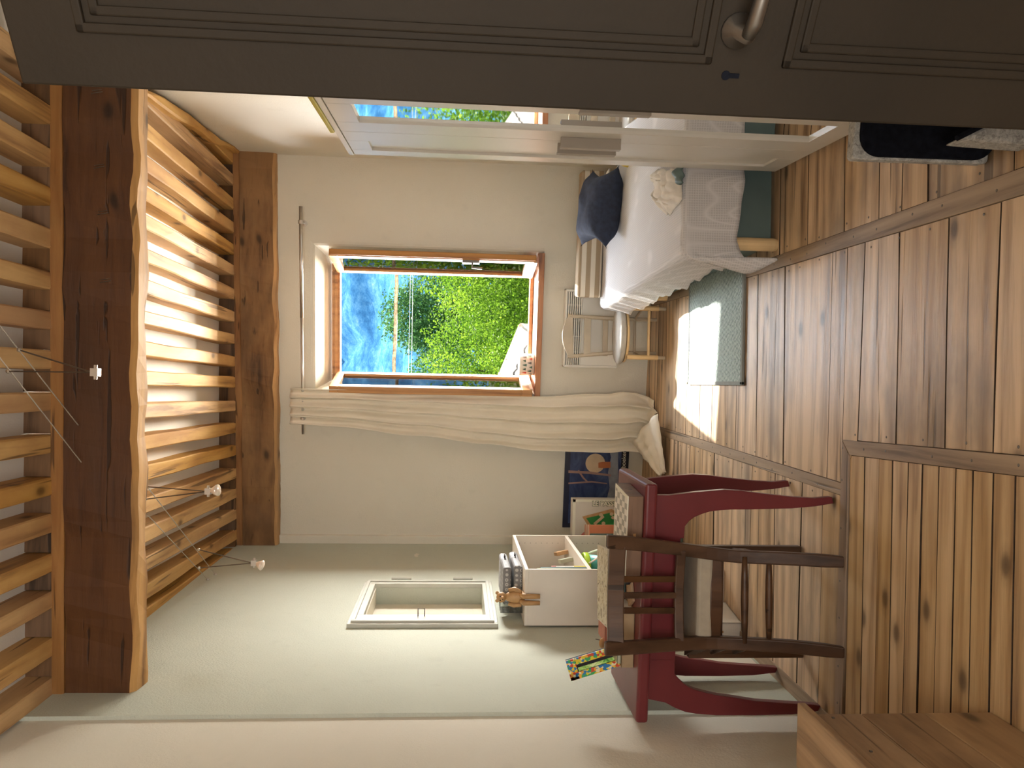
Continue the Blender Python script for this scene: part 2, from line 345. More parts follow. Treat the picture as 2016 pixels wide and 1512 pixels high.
# illustrated paper
ma, nt, p = nm('illustrated_cover', .4); v = coord(nt); nt.links.new(ramp(nt, noi(nt, v, 28, 6, .6, 1.5), [(.38, (.22, .16, .08)), (.47, (.62, .55, .36)), (.58, (.74, .70, .60)), (.68, (.45, .42, .18))]), p.inputs['Base Color']); M['illus'] = ma
ma, nt, p = nm('night_print', .25); v = coord(nt, (1, 1, 2.5)); nt.links.new(ramp(nt, noi(nt, v, 5, 6, .6, 1), [(.35, (.025, .04, .12)), (.55, (.05, .08, .20)), (.75, (.12, .17, .30))]), p.inputs['Base Color']); M['night'] = ma
M['nightdark'] = flat('night_dark', (.02, .022, .035), .25)
M['night_frame'] = flat('night_frame', (.03, .035, .07), .2)
M['moon'] = flat('moon_print', (.66, .50, .34), .3, 0, .05, 20)
M['snow'] = flat('snow_print', (.30, .33, .40), .3, 0, .2, 12)
M['orange'] = flat('orange_print', (.50, .16, .06), .3)
M['branch'] = flat('branch_print', (.35, .22, .20), .3)
M['printwhite'] = flat('print_white', (.80, .78, .66), .4, 0, .01)
M['printgreen'] = flat('print_green', (.03, .26, .07), .35, 0, .1)
M['outline'] = flat('print_outline', (.04, .09, .04), .4)
M['boxgrey'] = flat('game_box_card', (.66, .62, .56), .4, 0, .02)
M['pink'] = flat('print_pink', (.62, .20, .18), .4)
M['greenprint'] = flat('pine_green', (.06, .16, .13), .5)
M['niche'] = plaster('niche_plaster', (.82, .76, .62), (.70, .66, .58), .3)
M['nicheframe'] = flat('hatch_paint', (.56, .56, .50), .55, 0, .05, 8)
# glass
ma = bpy.data.materials.new('window_glass'); ma.use_nodes = True; nt = ma.node_tree; nt.nodes.clear()
out = nt.nodes.new('ShaderNodeOutputMaterial'); tr = nt.nodes.new('ShaderNodeBsdfTransparent'); gl = nt.nodes.new('ShaderNodeBsdfGlossy'); mx = nt.nodes.new('ShaderNodeMixShader'); fr = nt.nodes.new('ShaderNodeFresnel')
tr.inputs[0].default_value = (.93, .96, .95, 1); gl.inputs['Roughness'].default_value = .01; fr.inputs[0].default_value = 1.9
nt.links.new(fr.outputs[0], mx.inputs[0]); nt.links.new(tr.outputs[0], mx.inputs[1]); nt.links.new(gl.outputs[0], mx.inputs[2]); nt.links.new(mx.outputs[0], out.inputs[0]); M['glass'] = ma
# foliage
def leafmat(name, c1, c2, c3, tr_=.45):
    ma, nt, p = nm(name, .6, 0, .2); v = coord(nt)
    col = ramp(nt, noi(nt, v, 1.3, 6, .65), [(.35, c1), (.52, c2), (.68, c3)])
    nt.links.new(col, p.inputs['Base Color']); out = nt.nodes['Material Output']
    t = nt.nodes.new('ShaderNodeBsdfTranslucent'); nt.links.new(col, t.inputs[0]); mx = nt.nodes.new('ShaderNodeMixShader'); mx.inputs[0].default_value = tr_
    nt.links.new(p.outputs[0], mx.inputs[1]); nt.links.new(t.outputs[0], mx.inputs[2]); nt.links.new(mx.outputs[0], out.inputs[0]); return ma
M['leaf_bright'] = leafmat('leaf_bright', (.05, .13, .01), (.20, .36, .03), (.44, .60, .06), .5)
M['leaf_dark'] = leafmat('leaf_dark', (.03, .10, .03), (.10, .24, .07), (.22, .40, .14), .4)
M['bark'] = flat('bark', (.10, .075, .05), .9, 0, .2, 20)
ma, nt, p = nm('hazed_forest_mountain', 1, 0, 0); v = coord(nt, (1, 1, 1))
nt.links.new(ramp(nt, noi(nt, v, .22, 10, .82, 0), [(.36, (.04, .14, .30)), (.48, (.07, .23, .44)), (.58, (.14, .34, .55)), (.70, (.32, .53, .66))]), p.inputs['Base Color']); M['mountain'] = ma  # distance haze is painted into the forest's base colour
M['ground'] = flat('meadow', (.08, .12, .04), .95, 0, .3, .4)
M['tile_pale'] = flat('pale_roof_tile', (.36, .31, .27), .8, 0, .12, 6)
M['tile_clay'] = flat('clay_roof_tile', (.50, .36, .27), .8, 0, .25, 6, rnd=True)
M['render'] = flat('house_render', (.60, .54, .45), .9, 0, .05, 2)

# ================================================================== STRUCTURE
# ---- floor: slab, sawn boards and battens
fl = struct('floor', MB().box(-1.6, 2.4, -1.4, 6.1, -.25, -.02), M['block'], 'worn pine board floor with dark gaps and crossing battens')
def lin(x0, y0, x1, y1): return lambda Y: x0 + (x1-x0)*(Y-y0)/(y1-y0)
bRL = lin(.547, 3.59, .506, 1.85); bRR = lin(.60, 3.47, .575, 1.85)
bLR = lin(-.307, 4.10, -.34, 2.736); bLL = lin(-.352, 4.38, -.385, 2.73)
sR_ = lin(-.18, 2.73, -.154, 1.83); sL_ = lin(-.231, 2.677, -.205, 1.83)
def planks(name, xl, xr, ys, mat, seed, tilt=.012, gap=.005):
    rd = random.Random(seed); ts = [rd.uniform(-tilt, tilt) for _ in ys]
    for i in range(len(ys)-1):
        a, b = ys[i], ys[i+1]; z = rd.uniform(-.0025, 0.0); bow = rd.uniform(-.004, .004)
        xL0, xL1, xR0, xR1 = xl(a), xl(b), xr(a), xr(b)
        y0l, y0r, y1l, y1r = a-ts[i]+gap/2, a+ts[i]+gap/2, b-ts[i+1]-gap/2, b+ts[i+1]-gap/2
        mb = MB(); e = .0008; n = 5; vs = []
        for k in range(n+1):
            t = k/n; w_ = math.sin(math.pi*t)*bow
            xa = xL0+(xR0-xL0)*t; xb = xL1+(xR1-xL1)*t; ya = y0l+(y0r-y0l)*t+w_; yb = y1l+(y1r-y1l)*t+w_*.5
            vs += [(xa, ya, -.02), (xa, ya, z-e), (xa, ya+e, z), (xb, yb-e, z), (xb, yb, z-e), (xb, yb, -.02)]
        fs = [(k*6+q, k*6+q+1, k*6+7+q, k*6+6+q) for k in range(n) for q in range(5)] + [(0, 1, 2, 3, 4, 5), tuple(n*6+q for q in (5, 4, 3, 2, 1, 0))]
        mb.add(vs, fs); o = mb.build(name, mat, fl); o.data.materials.append(M['gap_dirt'])
        for p_ in o.data.polygons:
            if p_.normal.z < .9: p_.material_index = 1          # dirty sawn edges down in the joints
planks('plank', lambda Y: bRR(Y)+.002, lambda Y: rwx(Y)+.0, [-1.2, -.95, -.7, -.42, -.18, .08, .3, .58, .8, 1.05, 1.28, 1.5, 1.69, 1.886, 2.254, 2.381, 2.529, 2.77, 3.064, 3.342, 3.6, 3.84, 4.1, 4.33, 4.6, 4.84, 5.1, 5.33, 5.7], M['floor'], 3)
planks('plank', lambda Y: (bLR(Y) if Y > 2.735 else sR_(Y))+.002, lambda Y: bRL(Y)-.002, [-1.2, -.95, -.72, -.45, -.2, .06, .3, .55, .8, 1.06, 1.28, 1.5, 1.72, 1.938, 2.148, 2.398, 2.621, 2.738, 2.852, 3.263, 3.563, 3.822, 3.985, 4.2, 4.42, 4.68, 4.9, 5.16, 5.38, 5.6, 5.84], M['floor'], 5)
planks('plank', lambda Y: lwx(Y)-.03, lambda Y: bLL(Y)-.002, [2.745, 2.888, 3.072, 3.324, 3.612, 3.86, 4.136, 4.36, 4.586, 4.83, 5.05, 5.3, 5.55, 5.86], M['floor'], 9)
planks('plank', lambda Y: -1.30, lambda Y: sL_(Y)-.002, [-1.2+.083*i for i in range(37)]+[1.858, 1.939, 2.02, 2.095, 2.174, 2.253, 2.327, 2.409, 2.493, 2.583, 2.685], M['floor_fine'], 11, .003, .0045)
def batten(pts, mat):
    mb = MB(); mb.prism(pts, lambda a, b, c: (a, b, c), -.02, .004); return mb.build('batten', mat, fl, bev=.002)
batten([(bRL(-1.2), -1.2), (bRR(-1.2), -1.2), (bRR(5.6), 5.6), (bRL(5.6), 5.6)], M['batten'])
batten([(bLL(2.735), 2.735), (bLR(2.735), 2.735), (bLR(5.75), 5.75), (bLL(5.75), 5.75)], M['batten'])
batten([(sL_(-1.2), -1.2), (sR_(-1.2), -1.2), (sR_(2.735), 2.735), (sL_(2.68), 2.68)], M['batten'])
batten([(-1.30, 2.70), (sL_(2.68)-.001, 2.682), (sR_(2.735)-.001, 2.737), (-1.30, 2.752)], M['batten_x'])
batten([(-1.30, 2.76), (-1.22, 2.76), (-1.19, 3.9), (-1.27, 3.9)], M['batten'])

nl = MB(); rn = random.Random(2)
def nail(x, y, z=.0012, r_=.0045): nl.lathe([(r_, 0), (r_*.7, .0012), (0, .0014)], (x, y, z), 7)
for fL_, fR_ in ((bRL, bRR), (bLL, bLR)):
    y = .3
    while y < 5.6:
        if fL_ is bRL or y > 2.8:
            nail((fL_(y)+fR_(y))/2+rn.uniform(-.012, .012), y, .004)
            nail(fR_(y)+rn.uniform(.012, .03), y+rn.uniform(.02, .08), .0); nail(fL_(y)-rn.uniform(.012, .03), y+rn.uniform(.02, .08), .0)
        y += rn.uniform(.13, .24)
for i in range(7): nail(-1.15+i*.16+rn.uniform(-.03, .03), 2.73, .004)
for i in range(9): nail((sL_(1+i*.2)+sR_(1+i*.2))/2, 1+i*.2+rn.uniform(-.05, .05), .004); nail(sR_(1+i*.2)+.02, 1.05+i*.2, .0)
nl.build('nail_heads', M['darkmetal'], fl)['kind'] = 'stuff'

# ---- walls
LW = local((-1.27, 3.2, 0), -.02); NY0, NY1, NZ0, NZ1 = .885, 1.465, 1.245, 1.885
mb = MB(LW); TH = -.30; ya, yb = -.22, 2.75
mb.box(TH, 0, ya, NY0, -.02, 3.11).box(TH, 0, NY1, yb, -.02, 3.11).box(TH, 0, NY0, NY1, -.02, NZ0).box(TH, 0, NY0, NY1, NZ1, 3.11)
mb.box(TH, -.11, NY0, NY1, NZ0, NZ1)
struct('wall_left', mb, M['greygreen'], 'grey-green plastered side wall with a small recessed hatch')
struct('wall_left_front', MB(LW).box(TH, -.016, -4.6, ya+.001, -.02, 3.11), M['cream'], 'cream plaster side wall nearest the viewer')
RW = local((1.43, 3.3, 0), -.066)
mb = MB(RW).box(0, .25, -2.75, 2.6, -.02, 3.11).box(0, .25, -4.6, -3.75, -.02, 3.11).box(0, .25, -3.75, -2.75, 2.06, 3.11)
struct('wall_right', mb, M['cream'], 'cream plaster side wall behind wardrobe and bed')
mb = MB(RW).box(1.2, 1.3, -4.2, -2.3, -.02, 2.5).box(.25, 1.3, -4.2, -4.1, -.02, 2.5).box(.25, 1.3, -2.4, -2.3, -.02, 2.5).box(.25, 1.3, -4.2, -2.3, 2.4, 2.5).box(.25, 1.3, -4.2, -2.3, -.05, -.02)
struct('wall_hall', mb, M['cream'])
# back wall with the window opening (splayed, rounded reveal)
inv = MB_BACK.inverted()
fL = (inv @ onb(850, 739, .30)).x; fR = (inv @ onb(850, 538.5, .30)).x
Z0, Z1, IZ1 = .805, 2.375, 2.45; iL, iR = -.065, .965; oL, oR = fL-.055, fR+.055
mb = MB(MB_BACK); W0, W1 = -1.55, 1.75
def ring(l, r, b, t, o): return [(l, o, b), (r, o, b), (r, o, t), (l, o, t)]
rings = [ring(W0, W1, -.02, 3.11, 0), ring(iL-.035, iR+.035, Z0, IZ1+.035, 0), ring(iL-.018, iR+.018, Z0, IZ1+.018, .004), ring(iL-.005, iR+.005, Z0, IZ1+.005, .014), ring(iL, iR, Z0, IZ1, .035),
         ring(oL, oR, Z0, Z1, .37), ring(W0, W1, -.02, 3.11, .37)]
vs = [v for r_ in rings for v in r_]; fs = [(i*4+k, i*4+(k+1) % 4, i*4+4+(k+1) % 4, i*4+4+k) for i in range(len(rings)-1) for k in range(4)]
n0 = (len(rings)-1)*4; fs += [(k, (k+1) % 4, n0+(k+1) % 4, n0+k) for k in range(4)]
mb.add(vs, fs); struct('wall_back', mb, M['cream'], 'cream plastered wall with the open window')
struct('trim_1', MB(MB_BACK).box(-1.30, -1.165, -.035, .02, -.01, 2.72), M['cream'], 'narrow plastered casing in the far left corner', bev=.004)
# rear wall behind the viewer, with a window added for the fill lamp
mb = MB().box(-1.6, -1.1, -1.35, -1.2, -.02, 3.11).box(.4, 1.6, -1.35, -1.2, -.02, 3.11).box(-1.1, .4, -1.35, -1.2, -.02, 1.05).box(-1.1, .4, -1.35, -1.2, 2.4, 3.11)
struct('wall_rear', mb, M['cream'])
w2 = thing('fill_window', 'wooden window added in the unseen wall behind the viewer for fill light', 'window', (-.35, -1.3, 1.05)); w2['kind'] = 'structure'; del w2['category']
MB().box(-1.1, .4, -1.31, -1.26, 1.05, 1.1).box(-1.1, .4, -1.31, -1.26, 2.35, 2.4).box(-1.1, -1.05, -1.31, -1.26, 1.1, 2.35).box(.35, .4, -1.31, -1.26, 1.1, 2.35).build('frame', M['window_wood'], w2)

# ---- ceiling: white boards between joists, beams
ce = struct('ceiling', MB().box(-1.6, 1.9, -1.4, 6.1, 3.11, 3.2), M['white_ceiling'], 'white ceiling behind rows of pine joists')
nearX = [1.118, .964, .803, .651, .491, .328, .175, .023, -.142, -.306, -.476, -.62, -.778, -.928, -1.117, -1.278]
backX = [1.491, 1.344, 1.178, 1.015, .865, .722, .557, .399, .24, .083, -.066, -.235, -.396, -.555, -.722, -.871, -1.024, -1.174, -1.300]
k = 0
for X in nearX:
    k += 1; MB().beam((X+.037, -1.2, 3.0), (X+.035, 3.16 - .05*(X), 3.0), .072, .112, 12, .004, .006, k).build('joist', M['joist'], ce)
for X in backX:
    k += 1; Ye = 5.66 - .07*X
    MB().beam((X+.038+.03, 3.2, 3.0), (X+.038, Ye, 3.0), .076, .112, 14, .005, .006, k).build('joist', M['joist'], ce)
k = 0
def blocks(xs, Yf, mat=M['block']):
    global k
    xs = sorted(xs)
    for a, b in zip(xs[:-1], xs[1:]):
        k += 1; y0 = Yf((a+b)/2); MB().box(a+.074, b+.002, y0, y0+.03, 3.0, 3.112).build('blocking_board', mat, ce)
blocks(nearX, lambda X: 3.128-.05*X); blocks(backX, lambda X: 5.60-.075*X)
mbeam = MB().beam((1.52, 3.112, 2.68), (-1.36, 3.255, 2.68), .125, .276, 44, .016, .02, 3).build('ceiling_beam', M['beam_dark'])
tag(mbeam, 'thick dark hewn main beam crossing the whole room, nearest the viewer', 'beam')
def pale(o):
    o.data.materials.append(M['beam_lit'])
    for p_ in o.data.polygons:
        if p_.normal.z < -.5: p_.material_index = 1  # undersides take the painted bounce-light tone
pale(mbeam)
bbeam = MB().beam((1.60, 5.52, 2.71), (-1.30, 5.835, 2.71), .17, .245, 44, .014, .018, 8).build('ceiling_beam', M['beam'])
tag(bbeam, 'hewn brown beam along the top of the window wall', 'beam')
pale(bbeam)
for x_, y_ in ((195, 187), (196, 331), (201, 421), (203, 554)):
    q = ony(x_, y_, 3.09); yy = 3.112+(1.52-q.x)*.0497-.064
    MB().tube([(q.x+.006, yy, q.z-.022), (q.x, yy-.004, q.z), (q.x-.004, yy, q.z+.02)], .0016, 5).tube([(q.x+.014, yy, q.z-.018), (q.x+.007, yy-.003, q.z+.016)], .0014, 5).build('staple', M['darkmetal'], mbeam)
l1 = MB().beam((1.50, 3.105, 2.957), (-1.33, 3.235, 2.957), .11, .045, 20, .004, .006, 5).build('ledger', M['ledger'], ce)
l2 = MB().beam((1.58, 5.50, 2.956), (-1.26, 5.80, 2.956), .11, .046, 20, .004, .006, 6).build('ledger', M['ledger'], ce)
MB().beam((1.30, 3.2, 2.955), (1.575, 5.5, 2.955), .05, .16, 20, .02, .01, 9).build('wall_plate', M['joist'], ce)

# ---- window_1
wi = thing('window_1', 'wooden casement window with both sashes opened inwards', 'window', bw(.45, .3, .8)); wi['kind'] = 'structure'; del wi['category']
mb = MB(MB_BACK); f0, f1 = .27, .345
mb.box(oL, fL, f0, f1, .85, Z1).box(fR, oR, f0, f1, .85, Z1).box(fL, fR, f0, f1, 2.315, Z1).box(fL, fR, f0, f1, .85, .878)
mb.box(fL, fR, f0-.012, f0+.0, 2.33, 2.355)
mb.build('frame', M['window_wood'], wi, bev=.004)
MB(MB_BACK).box(iL-.03, iR+.0, -.045, .36, .805, .848).build('sill', M['sill_wood'], wi, bev=.005)
def sash(hx, hy, px_, py_, side):
    d = Vector((px_-hx, py_-hy, 0)); L = d.length; ang = math.atan2(d.y, d.x)
    tf = MB_BACK @ local((hx, hy, 0), ang); t = .052; r_ = .055; z0, z1 = .872, 2.335
    s_ = MB(tf).box(0, L, -t/2, t/2, z0, z0+.075).box(0, L, -t/2, t/2, z1-.06, z1).box(0, r_, -t/2, t/2, z0+.075, z1-.06).box(L-r_, L, -t/2, t/2, z0+.075, z1-.06)
    so = s_.build('sash', M['window_wood'], wi, bev=.004)
    MB(tf).box(r_-.005, L-r_+.005, -.008, .008, z0+.07, z1-.055).build('pane', M['glass'], so)
    MB(tf).box(.02, L-.01, -side*t/2-.006, -side*t/2+.006, z0-.004, z0+.018).build('weather_bar', M['steel'], so)
    return so, tf, L
pr = inv @ onb(660, 494, -.125); pl_ = inv @ onb(664, 767, -.12)
s1, tf1, L1 = sash(fR+.01, .26, pr.x-.008, -.125, 1)
MB(tf1).box(L1-.04, L1-.005, -.045, -.026, 1.28, 1.40).tube([(L1-.02, -.03, 1.33), (L1-.02, -.075, 1.33), (L1-.02, -.08, 1.26)], .008).build('window_handle', M['darkmetal'], s1)
s2_, tf2, L2 = sash(fL-.005, .26, pl_.x+.0, -.12, -1)
MB(tf1).box(L1-.0, L1+.012, -.02, .02, .88, 2.33).build('sash_lip', M['window_wood'], s1, bev=.003)

q = onx(820, 1097, lwx(4.9)); ql = LW.inverted() @ q
MB(LW).prism([(ql.y-.05, ql.z-.005), (ql.y-.02, ql.z-.016), (ql.y+.0, ql.z-.006), (ql.y+.04, ql.z-.02), (ql.y+.06, ql.z+.004), (ql.y+.02, ql.z+.018), (ql.y-.03, ql.z+.012)], lambda a_, b_, c_: (c_, a_, b_), -.001, .0016).build('filler_patch', M['cream'], bpy.data.objects['wall_left'])

# ---- hatch in the left wall
ht = thing('wall_hatch', 'grey-green framed square wall hatch with wire pull and two hinges', 'hatch', (lwx(4.3), 4.3, 1.2))
a, b, c, d = .745, 1.535, 1.185, 1.955
mb = MB(LW)
for i, (e, x1) in enumerate(((0, .022), (.018, .034), (.03, .026))):
    y0, y1, z0, z1 = a+e, b-e, c+e, d-e; w_ = .02 if i < 2 else .12
    yi0, yi1, zi0, zi1 = (y0+w_, y1-w_, z0+w_, z1-w_) if i < 2 else (NY0, NY1, NZ0, NZ1)
    mb.box(0, x1, y0, yi0, z0, z1).box(0, x1, yi1, y1, z0, z1).box(0, x1, yi0, yi1, z0, zi0).box(0, x1, yi0, yi1, zi1, z1)
mb.build('frame', M['nicheframe'], ht, bev=.003)
MB(LW).box(-.112, -.10, NY0, NY1, NZ0, NZ1).box(-.11, .0, NY0, NY1, NZ1-.006, NZ1).build('panel', M['niche'], ht)
for z in (1.36, 1.735): MB(LW).tube([(.035, b+.005, z-.06), (.035, b+.005, z+.06)], .009, 8).build('hinge', M['nicheframe'], ht)
MB(LW).tube([(.026, .855, 1.565), (.065, .855, 1.565), (.065, .855, 1.60), (.026, .855, 1.60)], .0035, 6).build('handle', M['darkmetal'], ht)

# ---- door_1, opened inwards beside the viewer
dr = thing('door_1', 'dark panelled door standing open at the right of the viewer', 'door', (.37, 1.03, 0)); dr['kind'] = 'structure'; del dr['category']
DT = local((.372, 1.03, 0), math.atan2(-.54, .84))
mb = MB(DT); zt = 1.985
mb.box(0, .95, 0, .04, .01, zt)
dl = mb.build('leaf', M['door'], dr, bev=.003)
def dpanel(z0, z1, x0=.066, x1=.88):
    q = MB(DT); w_ = .012
    for e, t in ((0, .006), (.020, .004)):
        q.box(x0+e, x0+e+w_, -t, .001, z0+e, z1-e).box(x1-e-w_, x1-e, -t, .001, z0+e, z1-e).box(x0+e, x1-e, -t, .001, z0+e, z0+e+w_).box(x0+e, x1-e, -t, .001, z1-e-w_, z1-e)
    q.build('panel_moulding', M['door'], dr, bev=.003)
dpanel(1.095, 1.90); dpanel(.12, 1.0)
q = MB(DT).lathe([(.024, 0), (.024, .006), (.018, .01), (.010, .012), (.010, .05), (.012, .055)], (0, 0, 0), 16); 
for v in q.v: pass
hq = MB(DT @ local((.108, 0, 1.068)) @ Matrix.Rotation(R(90), 4, 'X')).lathe([(.022, 0), (.022, .006), (.010, .01), (.010, .045), (.0, .046)], (0, 0, 0), 16)
hq.tf = DT; hq.tube([(.108, -.045, 1.068), (.125, -.055, 1.066), (.17, -.056, 1.062), (.22, -.050, 1.056)], [.009, .010, .009, .008], 10)
hq.build('door_handle', M['darkmetal'], dr, smooth=True)
MB(DT @ local((.053, 0, 1.072)) @ Matrix.Rotation(R(90), 4, 'X')).lathe([(.006, -.002), (.006, .0015), (0, .0016)], (0, 0, 0), 12).box(-.003, .003, -.018, -.004, -.002, .0015).build('keyhole', M['black'], dr)
mb = MB(RW).box(-.02, .02, -2.76, -2.70, 0, 2.1).box(-.02, .02, -3.81, -3.75, 0, 2.1).box(-.02, .02, -3.81, -2.70, 2.06, 2.12)
struct('trim_2', mb, M['door'], 'door casing beside the open door')

# ---- curtain rod and curtain
rr = thing('curtain_rod', 'thin steel curtain rod above the window', 'curtain rod', onb(594, 600, -.12))
pA = onb(592, 406, -.12); pB = onb(596.5, 855, -.12)
MB().tube([pA, pA.lerp(pB, .48)], .0125, 10).build('rod', M['steel'], rr, smooth=True)
MB().tube([pA.lerp(pB, .46), pB], .0095, 10).build('rod', M['steel'], rr, smooth=True)
for t in (.067, .93):
    q = pA.lerp(pB, t); q2 = q + BN*.12
    MB().tube([q - BN*.02, q2], .007, 8).tube([q-BT*.012, q+BT*.012], .019, 12).tube([q2-BN*.006, q2], .022, 12).build('bracket', M['steel'], rr, smooth=False)
cu = None
def kf(tab, t):
    for (a, va), (b, vb) in zip(tab[:-1], tab[1:]):
        if t <= b: u_ = (t-a)/(b-a); u_ = u_*u_*(3-2*u_); return va+(vb-va)*u_
    return tab[-1][1]
Ltab = [(2.60, -.300), (2.3, -.315), (1.7, -.375), (1.2, -.43), (.8, -.47), (.35, -.475), (.12, -.455), (0, -.47)]
Rtab = [(2.60, -.045), (2.3, -.050), (1.7, -.070), (1.2, -.075), (.8, -.075), (.4, -.045), (.12, -.03), (0, -.06)]
Lt = sorted([(z, v) for z, v in Ltab]); Rt_ = sorted([(z, v) for z, v in Rtab])
def curt(u_, v_):
    L = 2.66; t = v_*L
    if t < 2.56:
        z = 2.605-t*1.014; out = .125 + .02*math.sin(z*3)
    else: z = .01+.008*math.sin(u_*30); out = .125+(t-2.56)*1.6
    z = max(z, .012)
    l = kf(Lt, max(0, z)); r_ = kf(Rt_, max(0, z)); s_ = l+(r_-l)*u_
    A = .026+.024*(1-z/2.6); ph = u_*2*math.pi*3.7+.6*math.sin(z*1.7+u_*3)
    o = -out + A*(2*abs(math.sin(ph/2))**.7-1)*1.0 + .007*math.sin(ph*2.3+z*3) + .012*noise.noise(Vector((u_*5, z*3.2, 2)))
    s_ += .010*math.cos(ph*1.0+z*1.5)*(1-abs(2*u_-1))
    if z < .5: o -= (.5-z)*.22*(.4+.6*math.sin(u_*math.pi)); s_ += noise.noise(Vector((u_*6, z*7, 5)))*.03*(1-z/.5)
    return MB_BACK @ Vector((s_, min(o, -.03), z))
cu = MB().grid(curt, 90, 110); 
# tail of cloth trailing on the floor
def tail(u_, v_):
    p = onz(1268, 872).lerp(onz(1306, 938), v_); q = onz(1318, 815).lerp(onz(1316, 930), v_)
    r_ = p.lerp(q, u_); r_.z = .012+.09*(1-v_)*(1-u_*.3)+.03*abs(noise.noise(Vector((u_*4, v_*5, 1))))+.02*math.sin(u_*9)**2; return r_
cu.grid(tail, 18, 18)
cu = cu.build('curtain', M['curtain'], smooth=True, solid=.003)
tag(cu, 'long cream cotton curtain drawn to the left of the window, trailing on the floor', 'curtain')

# ---- heater under the window
he = thing('wall_heater', 'white electric wall heater with louvred top under the window', 'heater', onb(1222, 650, -.08))
qa = inv @ onb(1108, 723, -.08); qb = inv @ onb(1222, 572, -.08); x0, x1, z0, z1 = qa.x, qb.x, qb.z, qa.z
MB(MB_BACK).box(x0, x1, -.075, -.0, z0, z1-.125).box(x0, x1, -.03, -.0, z1-.125, z1-.02).build('body', M['heater'], he, bev=.006)
MB(MB_BACK).box(x0, x0+.02, -.085, -.0, z0, z1).box(x1-.02, x1, -.085, -.0, z0, z1).box(x0, x1, -.085, -.0, z1-.018, z1).build('casing', M['heater'], he, bev=.008)
for i in range(7):
    z = z1-.032-i*.0155; MB(MB_BACK).box(x0+.02, x1-.02, -.083, -.05, z-.0045, z+.0035, rot=(R(-18), 0, 0)).build('louvre', M['heater'], he)
for i in range(1, 5):
    x = x0+(x1-x0)*i/5; MB(MB_BACK).box(x-.002, x+.002, -.08, -.03, z1-.14, z1-.02).build('rib', M['heater'], he)

# ---- pot on the sill
pt = thing('plant_pot', 'small white pot with a row of little printed fir trees, on the windowsill', 'pot', (0, 0, 0))
pc = onb(1057, 718, .08); pc.z = .849; rp = .083; hp = .112
pt.location = pc; WM[pt.name] = Matrix.Translation(pc)
MB().lathe([(rp*.92, 0), (rp*.96, .004), (rp, hp*.9), (rp, hp), (rp*.94, hp), (rp*.9, .01)], pc, 28).build('body', M['heater'], pt, smooth=True)
for i, an in enumerate((-150, -128, -106, -84, -62, -40)):
    for j in range(2):
        aa = R(an+j*11); z = pc.z+.018+j*.042+.006*(i % 2); n = Vector((math.cos(aa), math.sin(aa), 0)); t = Vector((-n.y, n.x, 0)); c_ = pc+n*(rp*.985+.002); c_.z = z; hh_ = .034 if (i+j) % 2 else .024
        MB().add([c_-t*.010, c_+t*.010, c_+Vector((0, 0, hh_))+n*.001], [(0, 1, 2)]).build('fir_print', [M['greenprint'], M['darkmetal'], M['greenprint'], M['redplastic'], M['greenprint']][(i*2+j*3) % 5], pt, solid=.0008)

# ================================================================== FURNITURE
# ---- wardrobe (front plane turned with the right wall)
wr = thing('wardrobe', 'tall pale wardrobe with a mirrored middle door, before the right wall', 'wardrobe', (1.2, 2.75, 0))
WT = local((.963, 3.315, 0), -.066); Y_ = lambda Y: (Y-3.315)/math.cos(.066)
ZT = 1.90
mb = MB(WT).box(.018, .485, -.016, 0, .0, ZT).box(.018, .485, -1.30, -1.284, 0, ZT).box(.0, .49, -1.31, .01, ZT-.022, ZT).box(.03, .485, -1.3, 0, .06, .08).box(.475, .485, -1.3, 0, .06, ZT).box(.02, .035, -1.3, -.0, .0, .07)
mb.build('body', M['wardrobe'], wr, bev=.002)
def wdoor(ya, yb, pa, pb, name):
    y0, y1, p0, p1 = Y_(ya)+.0015, Y_(yb)-.0015, Y_(pa), Y_(pb); z0, z1, q0, q1 = .035, ZT-.026, .125, 1.79
    mb = MB(WT).box(0, .018, y0, p0, z0, z1).box(0, .018, p1, y1, z0, z1).box(0, .018, p0, p1, z0, q0).box(0, .018, p0, p1, q1, z1)
    d_ = mb.build('door', M['wardrobe'], wr, bev=.0015)
    if name == 'mirror': MB(WT).box(.012, .016, p0-.002, p1+.002, q0-.002, q1+.002).build('mirror', M['mirror'], d_)
    else: MB(WT).box(.010, .015, p0-.002, p1+.002, q0-.002, q1+.002).build('door_panel', M['wardrobe'], d_)
    return d_
d1 = wdoor(2.93, 3.313, 3.07, 3.225, 'panel'); d2 = wdoor(2.455, 2.93, 2.575, 2.80, 'mirror'); d3 = wdoor(2.06, 2.455, 2.16, 2.35, 'panel')
def whandle(Y, side, par):
    y = Y_(Y); y2 = y+side*.032; a_, b_ = min(y, y2), max(y, y2)
    MB(WT).box(-.034, 0, a_, a_+.010, .82, 1.05).box(-.040, -.030, a_, b_, .82, 1.05).build('handle', M['wardrobe_handle'], par, bev=.0015)
whandle(2.965, 1, d1); whandle(2.872, 1, d2); whandle(2.41, 1, d3)
yb_ = MB(WT).box(-.005, .025, Y_(2.36), Y_(2.95), ZT+.001, ZT+.018).build('yellow_lath', M['yellowboard'], bev=.004)
tag(yb_, 'flat yellow lath lying along the top front edge of the wardrobe', 'lath')

